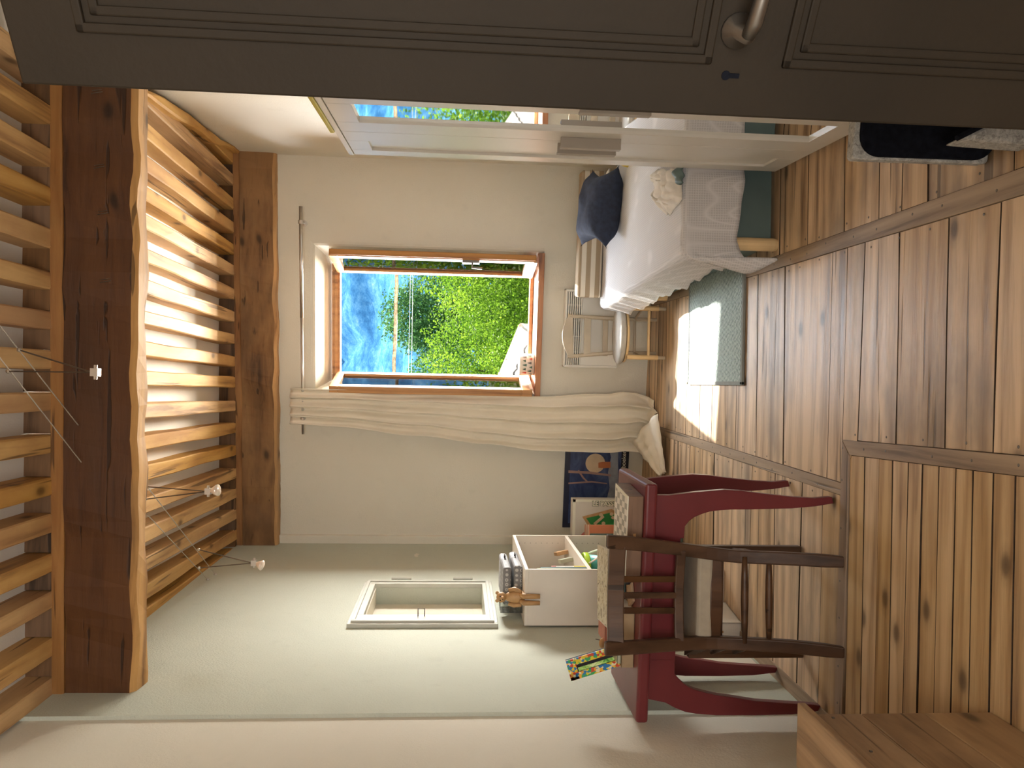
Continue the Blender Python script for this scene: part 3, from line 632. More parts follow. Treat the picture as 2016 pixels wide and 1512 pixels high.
# ---- bed
bd = thing('bed', 'single bed with a teal base panel and round wooden foot, behind the wardrobe', 'bed', (1.0, 4.3, 0))
bx0 = lambda Y: .615 + (.575-.615)*(Y-3.34)/1.9
BTm = local((.60, 3.36, 0), .018)
MB(BTm).box(.06, .79, .02, .035, .02, .21).box(.05, .065, .02, 1.86, .02, .21).box(.02, .80, .0, 1.88, .20, .26).build('base', M['teal'], bd, bev=.003)
MB(BTm).box(.0, .82, -.0, 1.88, .255, .425).build('mattress', M['cloth'], bd, bev=.03, seg=3)
for (x, y) in ((.05, .03), (.05, 1.82), (.78, .03), (.78, 1.82)):
    MB(BTm).lathe([(.026, 0), (.030, .015), (.030, .20)], (x, y-.02, 0), 16).build('leg', M['yellowwood'], bd, smooth=False)
# bedspread
zt = .442; YN, YF = 3.352, 5.235
def spread(u_, v_):
    Wt = .20+.81; Ln = .27+1.92
    a_ = u_*Wt; b_ = v_*Ln; da = max(0, .20-a_); db = max(0, .27-b_)
    y = YN + max(0, b_-.27); x = bx0(y) - .012 + max(0, a_-.20)
    # rounded edges and hanging cloth
    dr_ = math.hypot(da, db) if (da > 0 and db > 0) else max(da, db)
    if da > 0 and db > 0:
        rad = math.hypot(da, db); th_ = math.atan2(db, da); mr = .20+.07*th_/(math.pi/2)+.075*math.sin(th_*2)
        if rad > mr: da *= mr/rad; db *= mr/rad; rad = mr
        q_ = rad/mr; fl2 = 1+.35*math.sin(th_*2)
        x += -.022*min(1, da/.02) - math.cos(th_)*rad*.22 + .035*math.sin(th_*7+1)*q_*math.sin(2*th_)
        y += -.018*min(1, db/.02) - math.sin(th_)*rad*.10 - .035*math.cos(th_*7)*q_*math.sin(2*th_)
        return (x, y, max(.03, zt - max(0, rad*fl2-.01)))
    wv = .010*math.sin(y*21+1)+.006*math.sin(y*47)
    wx_ = .010*math.sin(x*17)+.006*math.sin(x*41+2)
    e = .025
    fa = min(1, da/e); fb = min(1, db/e)
    x -= .022*fa + da*(.22+.0*db) + (wv*da/.2 if da else 0)
    y -= .018*fb + db*.05 + (wx_*db/.2 if db else 0)
    z = zt - max(0, dr_-.010) + .004*noise.noise(Vector((x*6, y*6, 0)))+.003*noise.noise(Vector((x*19, y*5, 3)))
    if da or db: z += .012*math.sin(y*9+x*13)*min(1, dr_/.2)
    return (x, y, max(.012, z))
sp = MB().grid(spread, 60, 100).build('bedspread', M['waffle'], smooth=True, solid=.004)
tag(sp, 'off-white waffle bedspread draped over the bed, its corner nearly on the floor', 'bedspread')
cz = zt+.006
cs = MB(local((.60, 5.20, 0), -AB)).box(0, .85, .02, .16, cz, cz+.165).build('striped_cushion', M['stripe_cushion'], bev=.018, seg=3)
tag(cs, 'long beige-striped bench cushion standing at the head of the bed by the wall', 'cushion')
def pillow(name, mat, c, w_, h_, t_, rot, label, cat='cushion', pinch=.12, seed=0, pw=.55):
    Mx = Matrix.Translation(Vector(c)) @ Euler(rot).to_matrix().to_4x4(); mb = MB(Mx); n = 22
    def side(s):
        def f(u_, v_):
            a_ = 2*u_-1; b_ = 2*v_-1
            x = a_*w_/2*(1-pinch*(1-b_*b_)*abs(a_)**3); y = b_*h_/2*(1-pinch*(1-a_*a_)*abs(b_)**3)
            q = max(0, (1-a_**4)*(1-b_**4)); z = s*t_/2*q**pw
            if q > 0: z += s*.012*noise.noise(Vector((a_*2.5, b_*2.5, seed+s)))*q
            return (x, y, z)
        return f
    mb.grid(side(1), n, n); mb.grid(side(-1), n, n)
    o = mb.build(name, mat, smooth=True)
    bm = bmesh.new(); bm.from_mesh(o.data); bmesh.ops.remove_doubles(bm, verts=bm.verts, dist=.0005); bmesh.ops.recalc_face_normals(bm, faces=bm.faces); bm.to_mesh(o.data); bm.free()
    for p_ in o.data.polygons: p_.use_smooth = True
    return tag(o, label, cat)
pc_ = ony(1191, 408, 4.72)
pillow('pillow', M['navy'], (pc_.x, 4.74, .56), .50, .44, .21, (R(12), R(6), R(-10)), 'dark navy linen pillow leaning on the bed before the striped cushion', 'pillow', .30, 3, .85)
pillow('pillow', M['yellow'], (1.39, 4.38, .52), .27, .27, .11, (R(60), R(0), R(-75)), 'yellow cushion mostly hidden behind the wardrobe edge, on the bed', 'pillow', .1, 5)
pillow('pillow', M['cloth'], (1.20, 4.98, .466), .40, .22, .05, (R(6), R(-4), R(10)), 'flat off-white pillow under the navy pillow', 'pillow', .1, 6)
# garment: crumpled cloth
ga = [onz(1287, 333, .47), onz(1336, 333, .46), onz(1342, 392, .45), onz(1314, 428, .455), onz(1296, 396, .47), onz(1285, 362, .47)]
def garment(u_, v_):
    top = ga[0].lerp(ga[1], u_); mid = ga[5].lerp(ga[2], u_); bot = ga[4].lerp((ga[3]*.6+ga[2]*.4), u_)
    p = top.lerp(mid, v_*2) if v_ < .5 else mid.lerp(bot.lerp(ga[3], (v_-.5)*1.4), v_*2-1)
    q = min(1, 5*min(u_, 1-u_, v_+.1, 1-v_)); p = p.copy()
    p.z = zt+.006+q*(.028+.030*abs(noise.noise(Vector((u_*3.2, v_*5.5, 4))))+.022*abs(math.sin(u_*10+v_*3+3*noise.noise(Vector((u_*2, v_*3, 9))))))
    p.x += .02*noise.noise(Vector((u_*4, v_*4, 1))); p.y += .02*noise.noise(Vector((u_*4, v_*4, 7)))
    return p
g_ = MB().grid(garment, 40, 50).build('garment', M['cloth'], smooth=True, solid=.003)
tag(g_, 'crumpled off-white garment lying on the bedspread beside the wardrobe', 'clothing')
t_ = onz(1340, 344, zt+.006)
g2 = MB().grid(lambda u_, v_: (t_.x-.05+.10*u_, t_.y-.05+.08*v_, zt+.008+.035*math.sin(math.pi*u_)*math.sin(math.pi*v_)+.006*math.sin(u_*14)), 14, 12).build('sock', M['teal'], smooth=True, solid=.003)
tag(g2, 'small dark teal piece of clothing next to the off-white garment', 'clothing')

# ---- rug
rg = MB().box(.03, .86, 3.73, 4.61, .003, .014).build('rug', M['rug'], bev=.003)
tag(rg, 'grey-green woven rug beside the bed with a sunlit patch', 'rug')
MB().box(.018, .875, 3.715, 3.74, .003, .017).box(.018, .875, 4.6, 4.622, .003, .017).box(.016, .036, 3.715, 4.622, .003, .017).build('binding', M['rug_edge'], rg, bev=.003)

# ---- little chair by the heater
ch = thing('child_chair', 'small beige wooden chair with round padded seat, before the heater', 'chair', (.2, 5.3, 0))
LO = {'FR': onz(1312, 608), 'FL': onz(1314, 704), 'BR': onz(1296, 630), 'BL': onz(1296, 696)}
Yb = 5.44; Yf = 5.20
zs = .285
def rod(a_, b_, r_, mat, par, name='leg', seg=10, sq=1): return MB().tube([a_, b_], r_, seg, True, sq).build(name, mat, par, smooth=False, bev=.002 if seg == 4 else 0)
bl = ony(1296, 696, Yb); br = ony(1296, 630, Yb); bl.z = br.z = 0
tl = ony(1118, 702, Yb+.03); tr_ = ony(1118, 622, Yb+.03)
for n_, b_, t_ in (('l', bl, tl), ('r', br, tr_)):
    MB().tube([b_, Vector((b_.x, Yb-.01, zs)), t_], [.013, .016, .013], 8).build('back_post', M['beigewood'], ch)
fl_ = Vector((LO['FL'].x, Yf, 0)); frr = Vector((LO['FR'].x, Yf, 0))
for b_ in (fl_, frr): MB().tube([b_, b_+Vector((0, 0, .055))], .0125, 10).build('foot', M['beigewood'], MB().tube([b_+Vector((0, 0, .05)), b_+Vector((0, 0, zs-.02))], .0165, 10).build('leg', M['yellowwood'], ch))
# crest board, slats
def xz(x, y, Y): p = ony(x, y, Y); return (p.x, p.z)
arc = [xz(1128, 621, Yb+.03)] + [xz(1106.5+13*((2*t-1)**2), 621+81*t, Yb+.03) for t in [i/10 for i in range(11)]] + [xz(1128, 702, Yb+.03)]
MB().prism(arc, lambda a_, b_, c_: (a_, c_, b_), Yb+.02, Yb+.036).build('crest_board', M['beigewood'], ch, bev=.003)
for xa, xb_ in ((1150, 1163), (1187, 1197)):
    za = ony(xa, 660, Yb+.01).z; zb = ony(xb_, 660, Yb+.01).z
    MB().box(tl.x+.01, tr_.x-.01, Yb+.005, Yb+.02, zb, za).build('back_slat', M['beigewood'], ch, bev=.003)
cx = (fl_.x+frr.x)/2-.012; cy = (Yf+Yb)/2-.02
MB().lathe([(.185, zs-.03), (.19, zs-.022), (.19, zs-.012)], (cx, cy, 0), 28, 1, .78).build('seat', M['yellowwood'], ch, bev=.003)
MB().lathe([(.17, zs-.012), (.197, zs-.002), (.203, zs+.018), (.19, zs+.034), (.12, zs+.042), (0, zs+.043)], (cx, cy, 0), 28, 1, .78).build('seat_pad', M['seatgrey'], ch, smooth=True)
rod(fl_+Vector((0, 0, .115)), frr+Vector((0, 0, .115)), .010, M['yellowwood'], ch, 'stretcher')
rod(Vector((bl.x, Yb-.01, .16)), Vector((br.x, Yb-.01, .16)), .009, M['beigewood'], ch, 'stretcher')
for a_, b_ in ((fl_, bl), (frr, br)): rod(a_+Vector((0, 0, .16)), b_+Vector((0, 0, .16)), .009, M['beigewood'], ch, 'stretcher')

# ---- red desk
dk = thing('desk', 'dark red painted desk with curved board legs against the left wall', 'desk', (-.8, 3.0, 0))
TZ = .73
tp = [(-.352, 2.743), (-.347, 3.225), (-1.25, 3.30), (-1.256, 2.822)]
MB().prism(tp, lambda a_, b_, c_: (a_, b_, c_), TZ-.046, TZ).build('tabletop', M['red'], dk, bev=.012, seg=3)
Fy = lambda x: 2.865 - .085*(x+1.25)
def PP(pts, Y=2.865):
    r_ = []
    for x, y in pts:
        p = ony(x, y, Y); p = ony(x, y, Fy(p.x)); r_.append((p.x, p.z))
    return r_
right = PP([(1290, 975), (1299, 975), (1348, 969), (1407, 964), (1440, 966), (1485, 972), (1540, 978), (1586, 981), (1619, 978), (1622, 991), (1586, 997), (1540, 1001), (1497, 1002), (1450, 1003), (1422, 1003), (1395, 1005), (1378, 1007), (1362, 1012), (1348, 1018), (1337, 1026), (1329, 1036), (1327, 1060), (1290, 1060)])
left = PP([(1284, 1376), (1300, 1384), (1318, 1394), (1338, 1402), (1360, 1406), (1400, 1409), (1480, 1409), (1550, 1407), (1600, 1401), (1606, 1390), (1590, 1388), (1540, 1385), (1480, 1381), (1430, 1373), (1400, 1369), (1378, 1364), (1360, 1359), (1345, 1353), (1334, 1345), (1325, 1336), (1318, 1327), (1318, 1296), (1284, 1296)])
zmin = min(p[1] for p in right); right = [(x, z-zmin) for x, z in right]; right = [(x, max(0, z)) for x, z in right]
zmin = min(p[1] for p in left); left = [(x, max(0, z-zmin)) for x, z in left]
def capz(poly): return [(x, TZ-.046 if z > .635 else z) for x, z in poly]
right = capz(right); left = capz(left)
def legb(poly, dy, dx, name='leg'):
    return MB().prism(poly, lambda a_, b_, c_: (a_+dx, Fy(a_)+c_, b_), dy, dy+.032).build(name, M['red'], dk, bev=.003)
legb(right, 0, 0); legb(left, 0, 0); legb(right, .385, .012); legb(left, .395, .0)
xl_, xr_ = max(p[0] for p in left)-.01, min(p[0] for p in right)+.01; za = ony(1328, 1180, 2.87).z
for dy in (0.0, .39):
    MB().prism([(xl_, za), (xr_, za), (xr_, TZ-.046), (xl_, TZ-.046)], lambda a_, b_, c_: (a_, Fy(a_)+c_, b_), dy, dy+.032).build('apron', M['red'], dk, bev=.002)
for X in (-1.13, -.47): MB().box(X, X+.025, Fy(X)+.03, Fy(X)+.395, za+.02, TZ-.046).build('side_rail', M['red'], dk)

# ---- dark wooden chair
cr = thing('wooden_chair', 'dark slat-back wooden chair with cream padded seat, pushed up to the red desk', 'chair', (-.8, 2.85, 0))
def post(pts, r_, name):
    P_ = [ony(x, y, Y) for x, y, Y in pts]; P_[0].z = 0
    n = len(P_); Q = []
    for i in range(n-1):
        for k_ in range(3): Q.append(P_[i].lerp(P_[i+1], k_/3))
    Q.append(P_[-1]); 
    for _ in range(2): Q = [Q[0]]+[(Q[i-1]+Q[i]*2+Q[i+1])/4 for i in range(1, len(Q)-1)]+[Q[-1]]
    mb = MB(); vs = []
    for i, p in enumerate(Q):
        w_ = r_*(.86 if i == 0 else 1); 
        for sx_, sy_ in ((-1, -1), (1, -1), (1, 1), (-1, 1)): vs.append(p+Vector((sx_*w_, sy_*w_*.62, 0)))
    m_ = len(Q); fs = [(i*4+k_, i*4+(k_+1) % 4, i*4+4+(k_+1) % 4, i*4+4+k_) for i in range(m_-1) for k_ in range(4)]+[(3, 2, 1, 0), tuple((m_-1)*4+k_ for k_ in range(4))]
    return mb.add(vs, fs).build(name, M['chairwood'], cr, bev=.006, seg=3)
post([(1655, 1106, 2.715), (1550, 1099, 2.75), (1450, 1096, 2.785), (1390, 1088, 2.785), (1320, 1078, 2.74), (1250, 1070, 2.68), (1194, 1066, 2.63)], .0235, 'back_post')
post([(1662, 1284, 2.70), (1560, 1272, 2.74), (1450, 1266, 2.775), (1390, 1264, 2.785), (1320, 1268, 2.74), (1250, 1274, 2.68), (1190, 1277, 2.63)], .0235, 'back_post')
def rail(xa, xb_, ya, yb2, Y, t_, name, curve=0):
    z1 = ony(xa, (ya+yb2)/2, Y).z; z0 = ony(xb_, (ya+yb2)/2, Y).z; a_ = ony((xa+xb_)/2, yb2, Y).x; b_ = ony((xa+xb_)/2, ya, Y).x; n = 10; vs = []
    for i in range(n+1):
        s_ = i/n; x = a_+(b_-a_)*s_; cv = curve*math.sin(math.pi*s_)
        for dy, z in ((-t_/2, z0), (t_/2, z0), (t_/2, z1), (-t_/2, z1)): vs.append((x, Y+cv+dy, z))
    fs = [(i*4+k_, i*4+(k_+1) % 4, i*4+4+(k_+1) % 4, i*4+4+k_) for i in range(n) for k_ in range(4)]+[(3, 2, 1, 0), tuple(n*4+k_ for k_ in range(4))]
    return MB().add(vs, fs).build(name, M['chairwood'], cr, bev=.004)
rail(1198, 1230, 1076, 1270, 2.655, .022, 'crest_rail', .02)
rail(1330, 1348, 1084, 1262, 2.745, .02, 'back_rail', .02)
for ya, yb2 in ((1146, 1134), (1178, 1166), (1208, 1196)):
    a_ = ony(1228, (ya+yb2)/2, 2.672); b_ = ony(1333, (ya+yb2)/2, 2.762)
    MB().prism([(-.011, 0), (.011, 0), (.011, 1), (-.011, 1)], lambda p_, q_, c_: (a_.lerp(b_, q_)+Vector((p_, c_, 0))), -.005, .005).build('back_slat', M['chairwood'], cr, bev=.002)
rail(1394, 1418, 1090, 1264, 2.80, .024, 'seat_rail', -.015)
FRp = onz(1575, 1083); FLp = onz(1579, 1284)
for p in (FRp, FLp): MB().box(p.x-.018, p.x+.018, p.y-.018, p.y+.018, 0, .475).build('leg', M['chairwood'], cr, bev=.005)
MB().box(FLp.x+.015, FRp.x-.015, FLp.y-.012, FRp.y+.012, .435, .485).build('seat_rail', M['chairwood'], cr, bev=.003)
MB().box(FLp.x+.015, FRp.x-.015, FLp.y-.01, FRp.y+.01, .335, .37).build('stretcher', M['chairwood'], cr, bev=.004)
bR_ = ony(1410, 1090, 2.79); bL_ = ony(1410, 1265, 2.79)
for p, q in ((bR_, FRp), (bL_, FLp)):
    MB().prism([(0, .445), (1, .445), (1, .488), (0, .488)], lambda s_, z, c_: (p.x+(q.x-p.x)*s_+c_, p.y+(q.y-p.y)*s_, z), -.010, .010).build('seat_rail', M['chairwood'], cr)
for z in (.40, .31):
    for p, q in ((bR_, FRp), (bL_, FLp)):
        MB().tube([(p.x, p.y-.02, z-.02), ((p.x+q.x)/2, (p.y+q.y)/2, z-.02), (q.x, q.y, z-.02)], [.009, .013, .009], 8).build('stretcher', M['chairwood'], cr, smooth=True)
for xx, ya, yb2 in ((1466, 1096, 1266), (1514, 1098, 1270)):
    a_ = ony(xx, ya, 2.765); b_ = ony(xx, yb2, 2.76); m_ = (a_+b_)/2
    MB().tube([a_, a_.lerp(b_, .25), m_, a_.lerp(b_, .75), b_], [.009, .0125, .014, .0125, .009], 10).build('stretcher', M['chairwood'], cr, smooth=True)
sl = [(bL_.x+.0, 2.775), (bR_.x-.0, 2.775), (FRp.x+.02, 3.10), (FLp.x-.02, 3.10)]
MB().prism(sl, lambda a_, b_, c_: (a_, b_, c_), .462, .522).build('seat_pad', M['seatpad'], cr, bev=.014, seg=3)

# ---- white open cabinet standing by the left wall
cab = thing('cabinet', 'white open-fronted shelf cabinet standing by the left wall behind the desk', 'cabinet', (-1.1, 4.4, 0))
CX0, CX1, CY0, CY1, CZ = -1.245, -.955, 3.95, 4.86, 1.05
for nm_, bxs in (('side_panel', (CX0, CX1, CY0, CY0+.018, 0, CZ-.018)), ('side_panel', (CX0, CX1, CY1-.018, CY1, 0, CZ-.018)), ('top_panel', (CX0, CX1, CY0, CY1, CZ-.018, CZ)), ('back_panel', (CX0, CX0+.006, CY0+.018, CY1-.018, .02, CZ-.018)),
                 ('shelf', (CX0+.006, CX1-.002, CY0+.018, CY1-.018, .70, .72)), ('shelf', (CX0+.006, CX1-.002, CY0+.018, CY1-.018, .44, .46)), ('shelf', (CX0+.006, CX1-.002, CY0+.018, CY1-.018, .05, .07))):
    MB().box(*bxs).build(nm_, M['white'], cab, bev=.0012)
pq = MB()
for z in [.76+.035*i for i in range(8)]+[.50+.035*i for i in range(6)]: pq.box(CX1-.05, CX1-.046, CY1-.0195, CY1-.0179, z, z+.004)
pq.build('shelf_pin_hole', M['darkmetal'], cab)['kind'] = 'stuff'
# contents
def book(x0, x1, y0, y1, z0, z1, cov, label, rz=0, group=None, lean=0, cat='book', name='book', axis='x', extra=None):
    """closed book lying or standing; spine on the side x1 (axis x) """
    c = Vector(((x0+x1)/2, (y0+y1)/2, z0)); w_, d_, h_ = (x1-x0)/2, (y1-y0)/2, z1-z0
    T = Matrix.Translation(c) @ Matrix.Rotation(rz, 4, 'Z') @ Matrix.Rotation(lean, 4, 'Y' if axis == 'y' else 'X')
    th = thing(name, label, cat, c, group); e = .0022; i_ = .004
    if h_ < min(w_, d_)*2:          # lying
        MB(T).box(-w_, w_, -d_, d_, 0, e).box(-w_, w_, -d_, d_, h_-e, h_).box(-w_, w_, -d_, -d_+e, 0, h_).build('cover', cov, th)
        MB(T).box(-w_+i_, w_-i_, -d_+e, d_-i_, e, h_-e).build('pages', M['paper'], th)
        if extra: MB(T).box(-w_+.003, w_-.003, -d_+.003, d_-.003, h_, h_+.0006).build('cover_print', extra, th)
    else:                           # standing, thickness along y, spine towards +x
        MB(T).box(-w_, w_, -d_, -d_+e, 0, h_).box(-w_, w_, d_-e, d_, 0, h_).box(w_-e, w_, -d_, d_, 0, h_).build('cover', cov, th)
        MB(T).box(-w_+i_, w_-e, -d_+e, d_-e, i_, h_-i_).build('pages', M['paper'], th)
    return th
yb0 = CY0+.020
book(-1.16, -.957, yb0+.002, yb0+.020, .721, .985, M['bookgreen'], 'tall olive-green book against the near side of the cabinet', group='books in the cabinet')
book(-1.15, -.957, yb0+.024, yb0+.046, .721, .965, M['bookteal'], 'dark teal book standing in the cabinet next to the olive one', group='books in the cabinet')
bk = book(-1.12, -.957, yb0+.050, yb0+.066, .721, .905, M['paper'], 'thin white book with red and yellow spine, standing in the cabinet', group='books in the cabinet')
MB().box(-.9572, -.956, yb0+.050, yb0+.066, .722, .785).build('yellow_band', M['yellow'], bk); MB().box(-.9572, -.956, yb0+.050, yb0+.066, .88, .904).build('red_band', M['pink'], bk)
for i, (y, h_, l_, mt, lb) in enumerate(((4.72, .075, .13, 'toywood', 'small honey-coloured wooden board on the upper cabinet shelf'), (4.52, .075, .12, 'bookgreen', 'small green-faced wooden board on the upper cabinet shelf'))):
    o = MB(local((-1.03, y, .721), R(12))).box(-.012, .012, -l_/2, l_/2, 0, h_, rot=(0, R(-12), 0), piv=(0, 0, 0)).build('wooden_board', M[mt], bev=.004)
    tag(o, lb, 'board')
bkx, bky = -1.055, 4.36
bk_ = thing('bucket', 'turquoise toy bucket with lime rim and white handle in the cabinet', 'bucket', (bkx, bky, .461))
MB().lathe([(.062, 0), (.068, .004), (.088, .195), (.086, .195), (.065, .008), (0, .008)], (bkx, bky, .461), 26).build('body', M['bucket'], bk_, smooth=True)
MB().lathe([(.086, .185), (.098, .192), (.099, .214), (.094, .222), (.084, .214), (.082, .19)], (bkx, bky, .461), 26).build('rim', M['lime'], bk_, smooth=True)
hp_ = [(bkx+.088*math.cos(a_)*1.0, bky+.088*math.sin(a_)*.15-.088*0, .461+.165-.085*math.sin(a_)) for a_ in [math.pi*i/12 for i in range(13)]]
hp_ = [(bkx+.06+.05*math.sin(math.pi*i/12), bky+.095*math.cos(math.pi*i/12), .461+.20-.09*math.sin(math.pi*i/12)) for i in range(13)]
MB().tube(hp_, .005, 6, sq=1.8).build('handle', M['paper'], bk_)
wb = MB().box(-1.10, -.965, 4.03, 4.27, .461, .545).build('toy_log', M['toywood'], bev=.02)
tag(wb, 'rough carved wooden block on the cabinet shelf in front of the bucket', 'wooden block')
rd_ = MB().ell((-1.12, 4.05, .76), (.05, .04, .04)).build('soft_toy', M['pink'], smooth=True); tag(rd_, 'crumpled pink cloth bundle behind the books in the cabinet', 'cloth')
# grey patterned cases on top
for i, (z, dx, dy) in enumerate(((CZ+.001, 0, 0), (CZ+.058, -.012, .01))):
    t0 = thing('storage_case', ('lower' if i == 0 else 'upper')+' of two flat grey patterned cases stacked on the white cabinet', 'case', (-1.08, 4.30, z), 'grey cases on the cabinet')
    MB(local((-1.08+dx, 4.32+dy, z), R(2))).box(-.10, .10, -.22, .20, 0, .045).build('body', M['case'], t0, bev=.014, seg=3)
    MB(local((-1.08+dx, 4.32+dy, z), R(2))).box(-.101, .101, .02, .19, .003, .0455).build('end_cover', M['case_end'], t0, bev=.014, seg=3)
    MB(local((-1.08+dx, 4.32+dy, z+.0225), R(2))).tube([(.10, .05, 0), (.118, .05, 0), (.118, .0, 0), (.10, .0, 0)], .004, 6).build('handle', M['black_plastic'], t0)
# clear block
cbk = MB().box(-1.21, -1.14, 4.05, 4.17, CZ+.001, CZ+.118).box(-1.20, -1.15, 4.06, 4.16, CZ+.118, CZ+.12).build('glass_block', M['glass'], bev=.003); tag(cbk, 'small clear block on the cabinet beside the wooden bear', 'block')
# jointed wooden bear sitting on the cabinet edge
bp = ony(1026, 1181, 3.93)
be = thing('wooden_bear', 'jointed wooden bear figure sitting on the cabinet top, legs dangling over the side', 'figure', (bp.x, 3.97, CZ))
X, Yc, Zc = bp.x, 3.985, CZ+.001
MB().lathe([(.020, 0), (.030, .008), (.034, .030), (.030, .062), (.022, .086), (.014, .096), (0, .097)], (X, Yc, Zc), 16, 1, .8).build('torso', M['toywood'], be, smooth=True)
hd = MB().ell((X, Yc-.006, Zc+.118), (.027, .025, .026)).ell((X, Yc-.030, Zc+.113), (.013, .016, .011)).build('head', M['toywood'], be, smooth=True)
for s_ in (-1, 1):
    MB().ell((X+s_*.020, Yc+.002, Zc+.139), (.010, .006, .010), 10, 7).build('ear', M['toywood'], hd, smooth=True)
    MB().ell((X+s_*.010, Yc-.028, Zc+.125), (.0035, .003, .0035), 8, 5).build('eye', M['black_plastic'], hd, smooth=True)
    MB().tube([(X+s_*.034, Yc, Zc+.080), (X+s_*.042, Yc-.006, Zc+.050), (X+s_*.034, Yc-.030, Zc+.016)], [.010, .012, .008], 10).build('arm', M['toywood'], be, smooth=True)
    MB().tube([(X+s_*.017, Yc+.0, Zc+.014), (X+s_*.017, Yc-.030, Zc+.013), (X+s_*.017, Yc-.052, Zc+.004), (X+s_*.017, Yc-.054, Zc-.035), (X+s_*.017, Yc-.054, Zc-.078)], [.014, .014, .014, .013, .011], 10).build('leg', M['toywood'], be, smooth=True)
MB().ell((X, Yc-.045, Zc+.113), (.004, .003, .003), 8, 5).build('nose', M['black_plastic'], hd, smooth=True)

# ---- poster, framed, on the back wall
po = thing('framed_poster', 'dark blue framed night poster with moon, hung low beside the curtain', 'poster', onb(1240, 955))
cs_ = [inv @ onb(x, y, -.012) for x, y in ((1107, 1038), (1107, 860), (1240, 860), (1240, 1034))]
px0, px1 = cs_[0].x, cs_[0].x+.80; pz1, pz0 = cs_[0].z, cs_[2].z; pw = px1-px0
def pb(x, z): q = inv @ onb(x, z, -.02); return q.x, q.z
MB(MB_BACK).box(px0, px1, -.018, -.001, pz0, pz1).build('frame', M['night_frame'], po, bev=.002)
yA, zA = pb(1118, 1028); yB, zB = pb(1217, 1028)
MB(MB_BACK).box(px0+.035, px1-.03, -.0195, -.018, zB, zA).build('picture', M['night'], po)
MB(MB_BACK).box(px0+.001, px1-.001, -.0195, -.018, pz0+.002, zB-.003).build('caption_band', M['nightdark'], po)
def disc(cx_, cz_, rx, rz_, o, n=28, a0=0, a1=360): return [(cx_+rx*math.cos(R(a0+(a1-a0)*i/n)), cz_+rz_*math.sin(R(a0+(a1-a0)*i/n))) for i in range(n)]
def pr_(poly, mat, par, name, o0, o1): return MB(MB_BACK).prism(poly, lambda a_, b_, c_: (a_, c_, b_), -o1, -o0).build(name, mat, par)
mx_, mz_ = pb(1172, 912); rr_ = abs(pb(1172, 892)[0]-mx_)*.95
pr_([pb(1195, 870), pb(1217, 870), pb(1217, 1028), pb(1194, 1028), pb(1194, 985), pb(1200, 960), pb(1197, 930), pb(1203, 900)], M['snow'], po, 'snow_print', .0195, .0198)
pr_(disc(mx_, mz_, rr_, rr_, 0), M['moon'], po, 'moon_print', .0195, .0200)
for pts in (((1119, 926), (1160, 928), (1203, 934), (1203, 938), (1160, 933), (1119, 931)), ((1119, 950), (1165, 947), (1195, 951), (1195, 953), (1165, 950), (1119, 953)), ((1140, 925), (1150, 940), (1158, 948), (1156, 950), (1147, 942), (1137, 927))):
    pr_([pb(x, y) for x, y in pts], M['branch'], po, 'branch_print', .0200, .0204)
pr_([pb(1178, 921), pb(1178, 911), pb(1186, 909), pb(1202, 909), pb(1202, 921), pb(1190, 922)], M['orange'], po, 'owl_print', .0200, .0206)
def text(body, size, mat, par, name, Mx, ext=.0006, bold=0.):
    cu_ = bpy.data.curves.new(name, 'FONT'); cu_.body = body; cu_.size = size; cu_.extrude = ext; cu_.offset = bold; to = bpy.data.objects.new('tmp', cu_); COL.objects.link(to)
    bpy.context.view_layer.update(); me = bpy.data.meshes.new_from_object(to.evaluated_get(bpy.context.evaluated_depsgraph_get())); bpy.data.objects.remove(to)
    me.transform(Mx); me.materials.clear(); me.materials.append(mat); me.name = name; o = bpy.data.objects.new(name, me); COL.objects.link(o); child(o, par); return o
tx, tz = pb(1231, 922)
text('boeken', .047, M['printwhite'], po, 'caption', MB_BACK @ Matrix.Translation((tx, -.0200, tz)) @ Matrix.Rotation(R(90), 4, 'X'))

# ---- big board game box standing on its side
gb = thing('game_box', 'big grey game box standing on end, showing a green wooden board game', 'game box', (-.98, 5.35, 0))
GY = 5.32; qa = ony(1128, 983, GY); GX1 = qa.x; GZ = qa.z; GX0 = GX1-.36
MB().box(GX0, GX1, GY, GY+.10, 0, GZ).build('box', M['boxgrey'], gb, bev=.002)
def gp(x, y): q = ony(x, y, GY); return q.x, q.z
def pg(pts, mat, name, o0, o1): return MB().prism([gp(x, y) for x, y in pts], lambda a_, b_, c_: (a_, GY-c_, b_), o0, o1).build(name, mat, gb)
MB().box(GX0, GX1, GY-.0008, GY, GZ-.02, GZ).box(GX1-.018, GX1, GY-.0008, GY, .0, GZ).build('cover_border', M['printwhite'], gb)
pg([(1146, 1017), (1204, 1002), (1216, 1010), (1216, 1046), (1172, 1058)], M['toywood'], 'board_print', .0008, .0014)
pg([(1154, 1020), (1203, 1009), (1211, 1014), (1211, 1040), (1173, 1047)], M['printgreen'], 'playing_field_print', .0014, .002)
pg([(1168, 1030), (1172, 1034), (1190, 1018), (1187, 1014)], M['moon'], 'slide_print', .002, .0024)
for cx_, cy_ in ((1183, 1013.5), (1204, 1012), (1188, 1030), (1207, 1019)):
    q = gp(cx_, cy_); MB().prism(disc(q[0], q[1], .012, .0135, 0, 16), lambda a_, b_, c_: (a_, GY-c_, b_), .002, .0026).build('hole_print', M['moon'], gb)
q = gp(1156, 1060); MB().prism(disc(q[0], q[1], .05, .05, 0), lambda a_, b_, c_: (a_, GY-c_, b_), .0004, .0008).build('roundel_print', M['pink'], gb)
q = gp(1166, 992); e_ = gp(1214, 992)
tsz = abs(gp(1166, 989)[0]-gp(1166, 998)[0])/.72
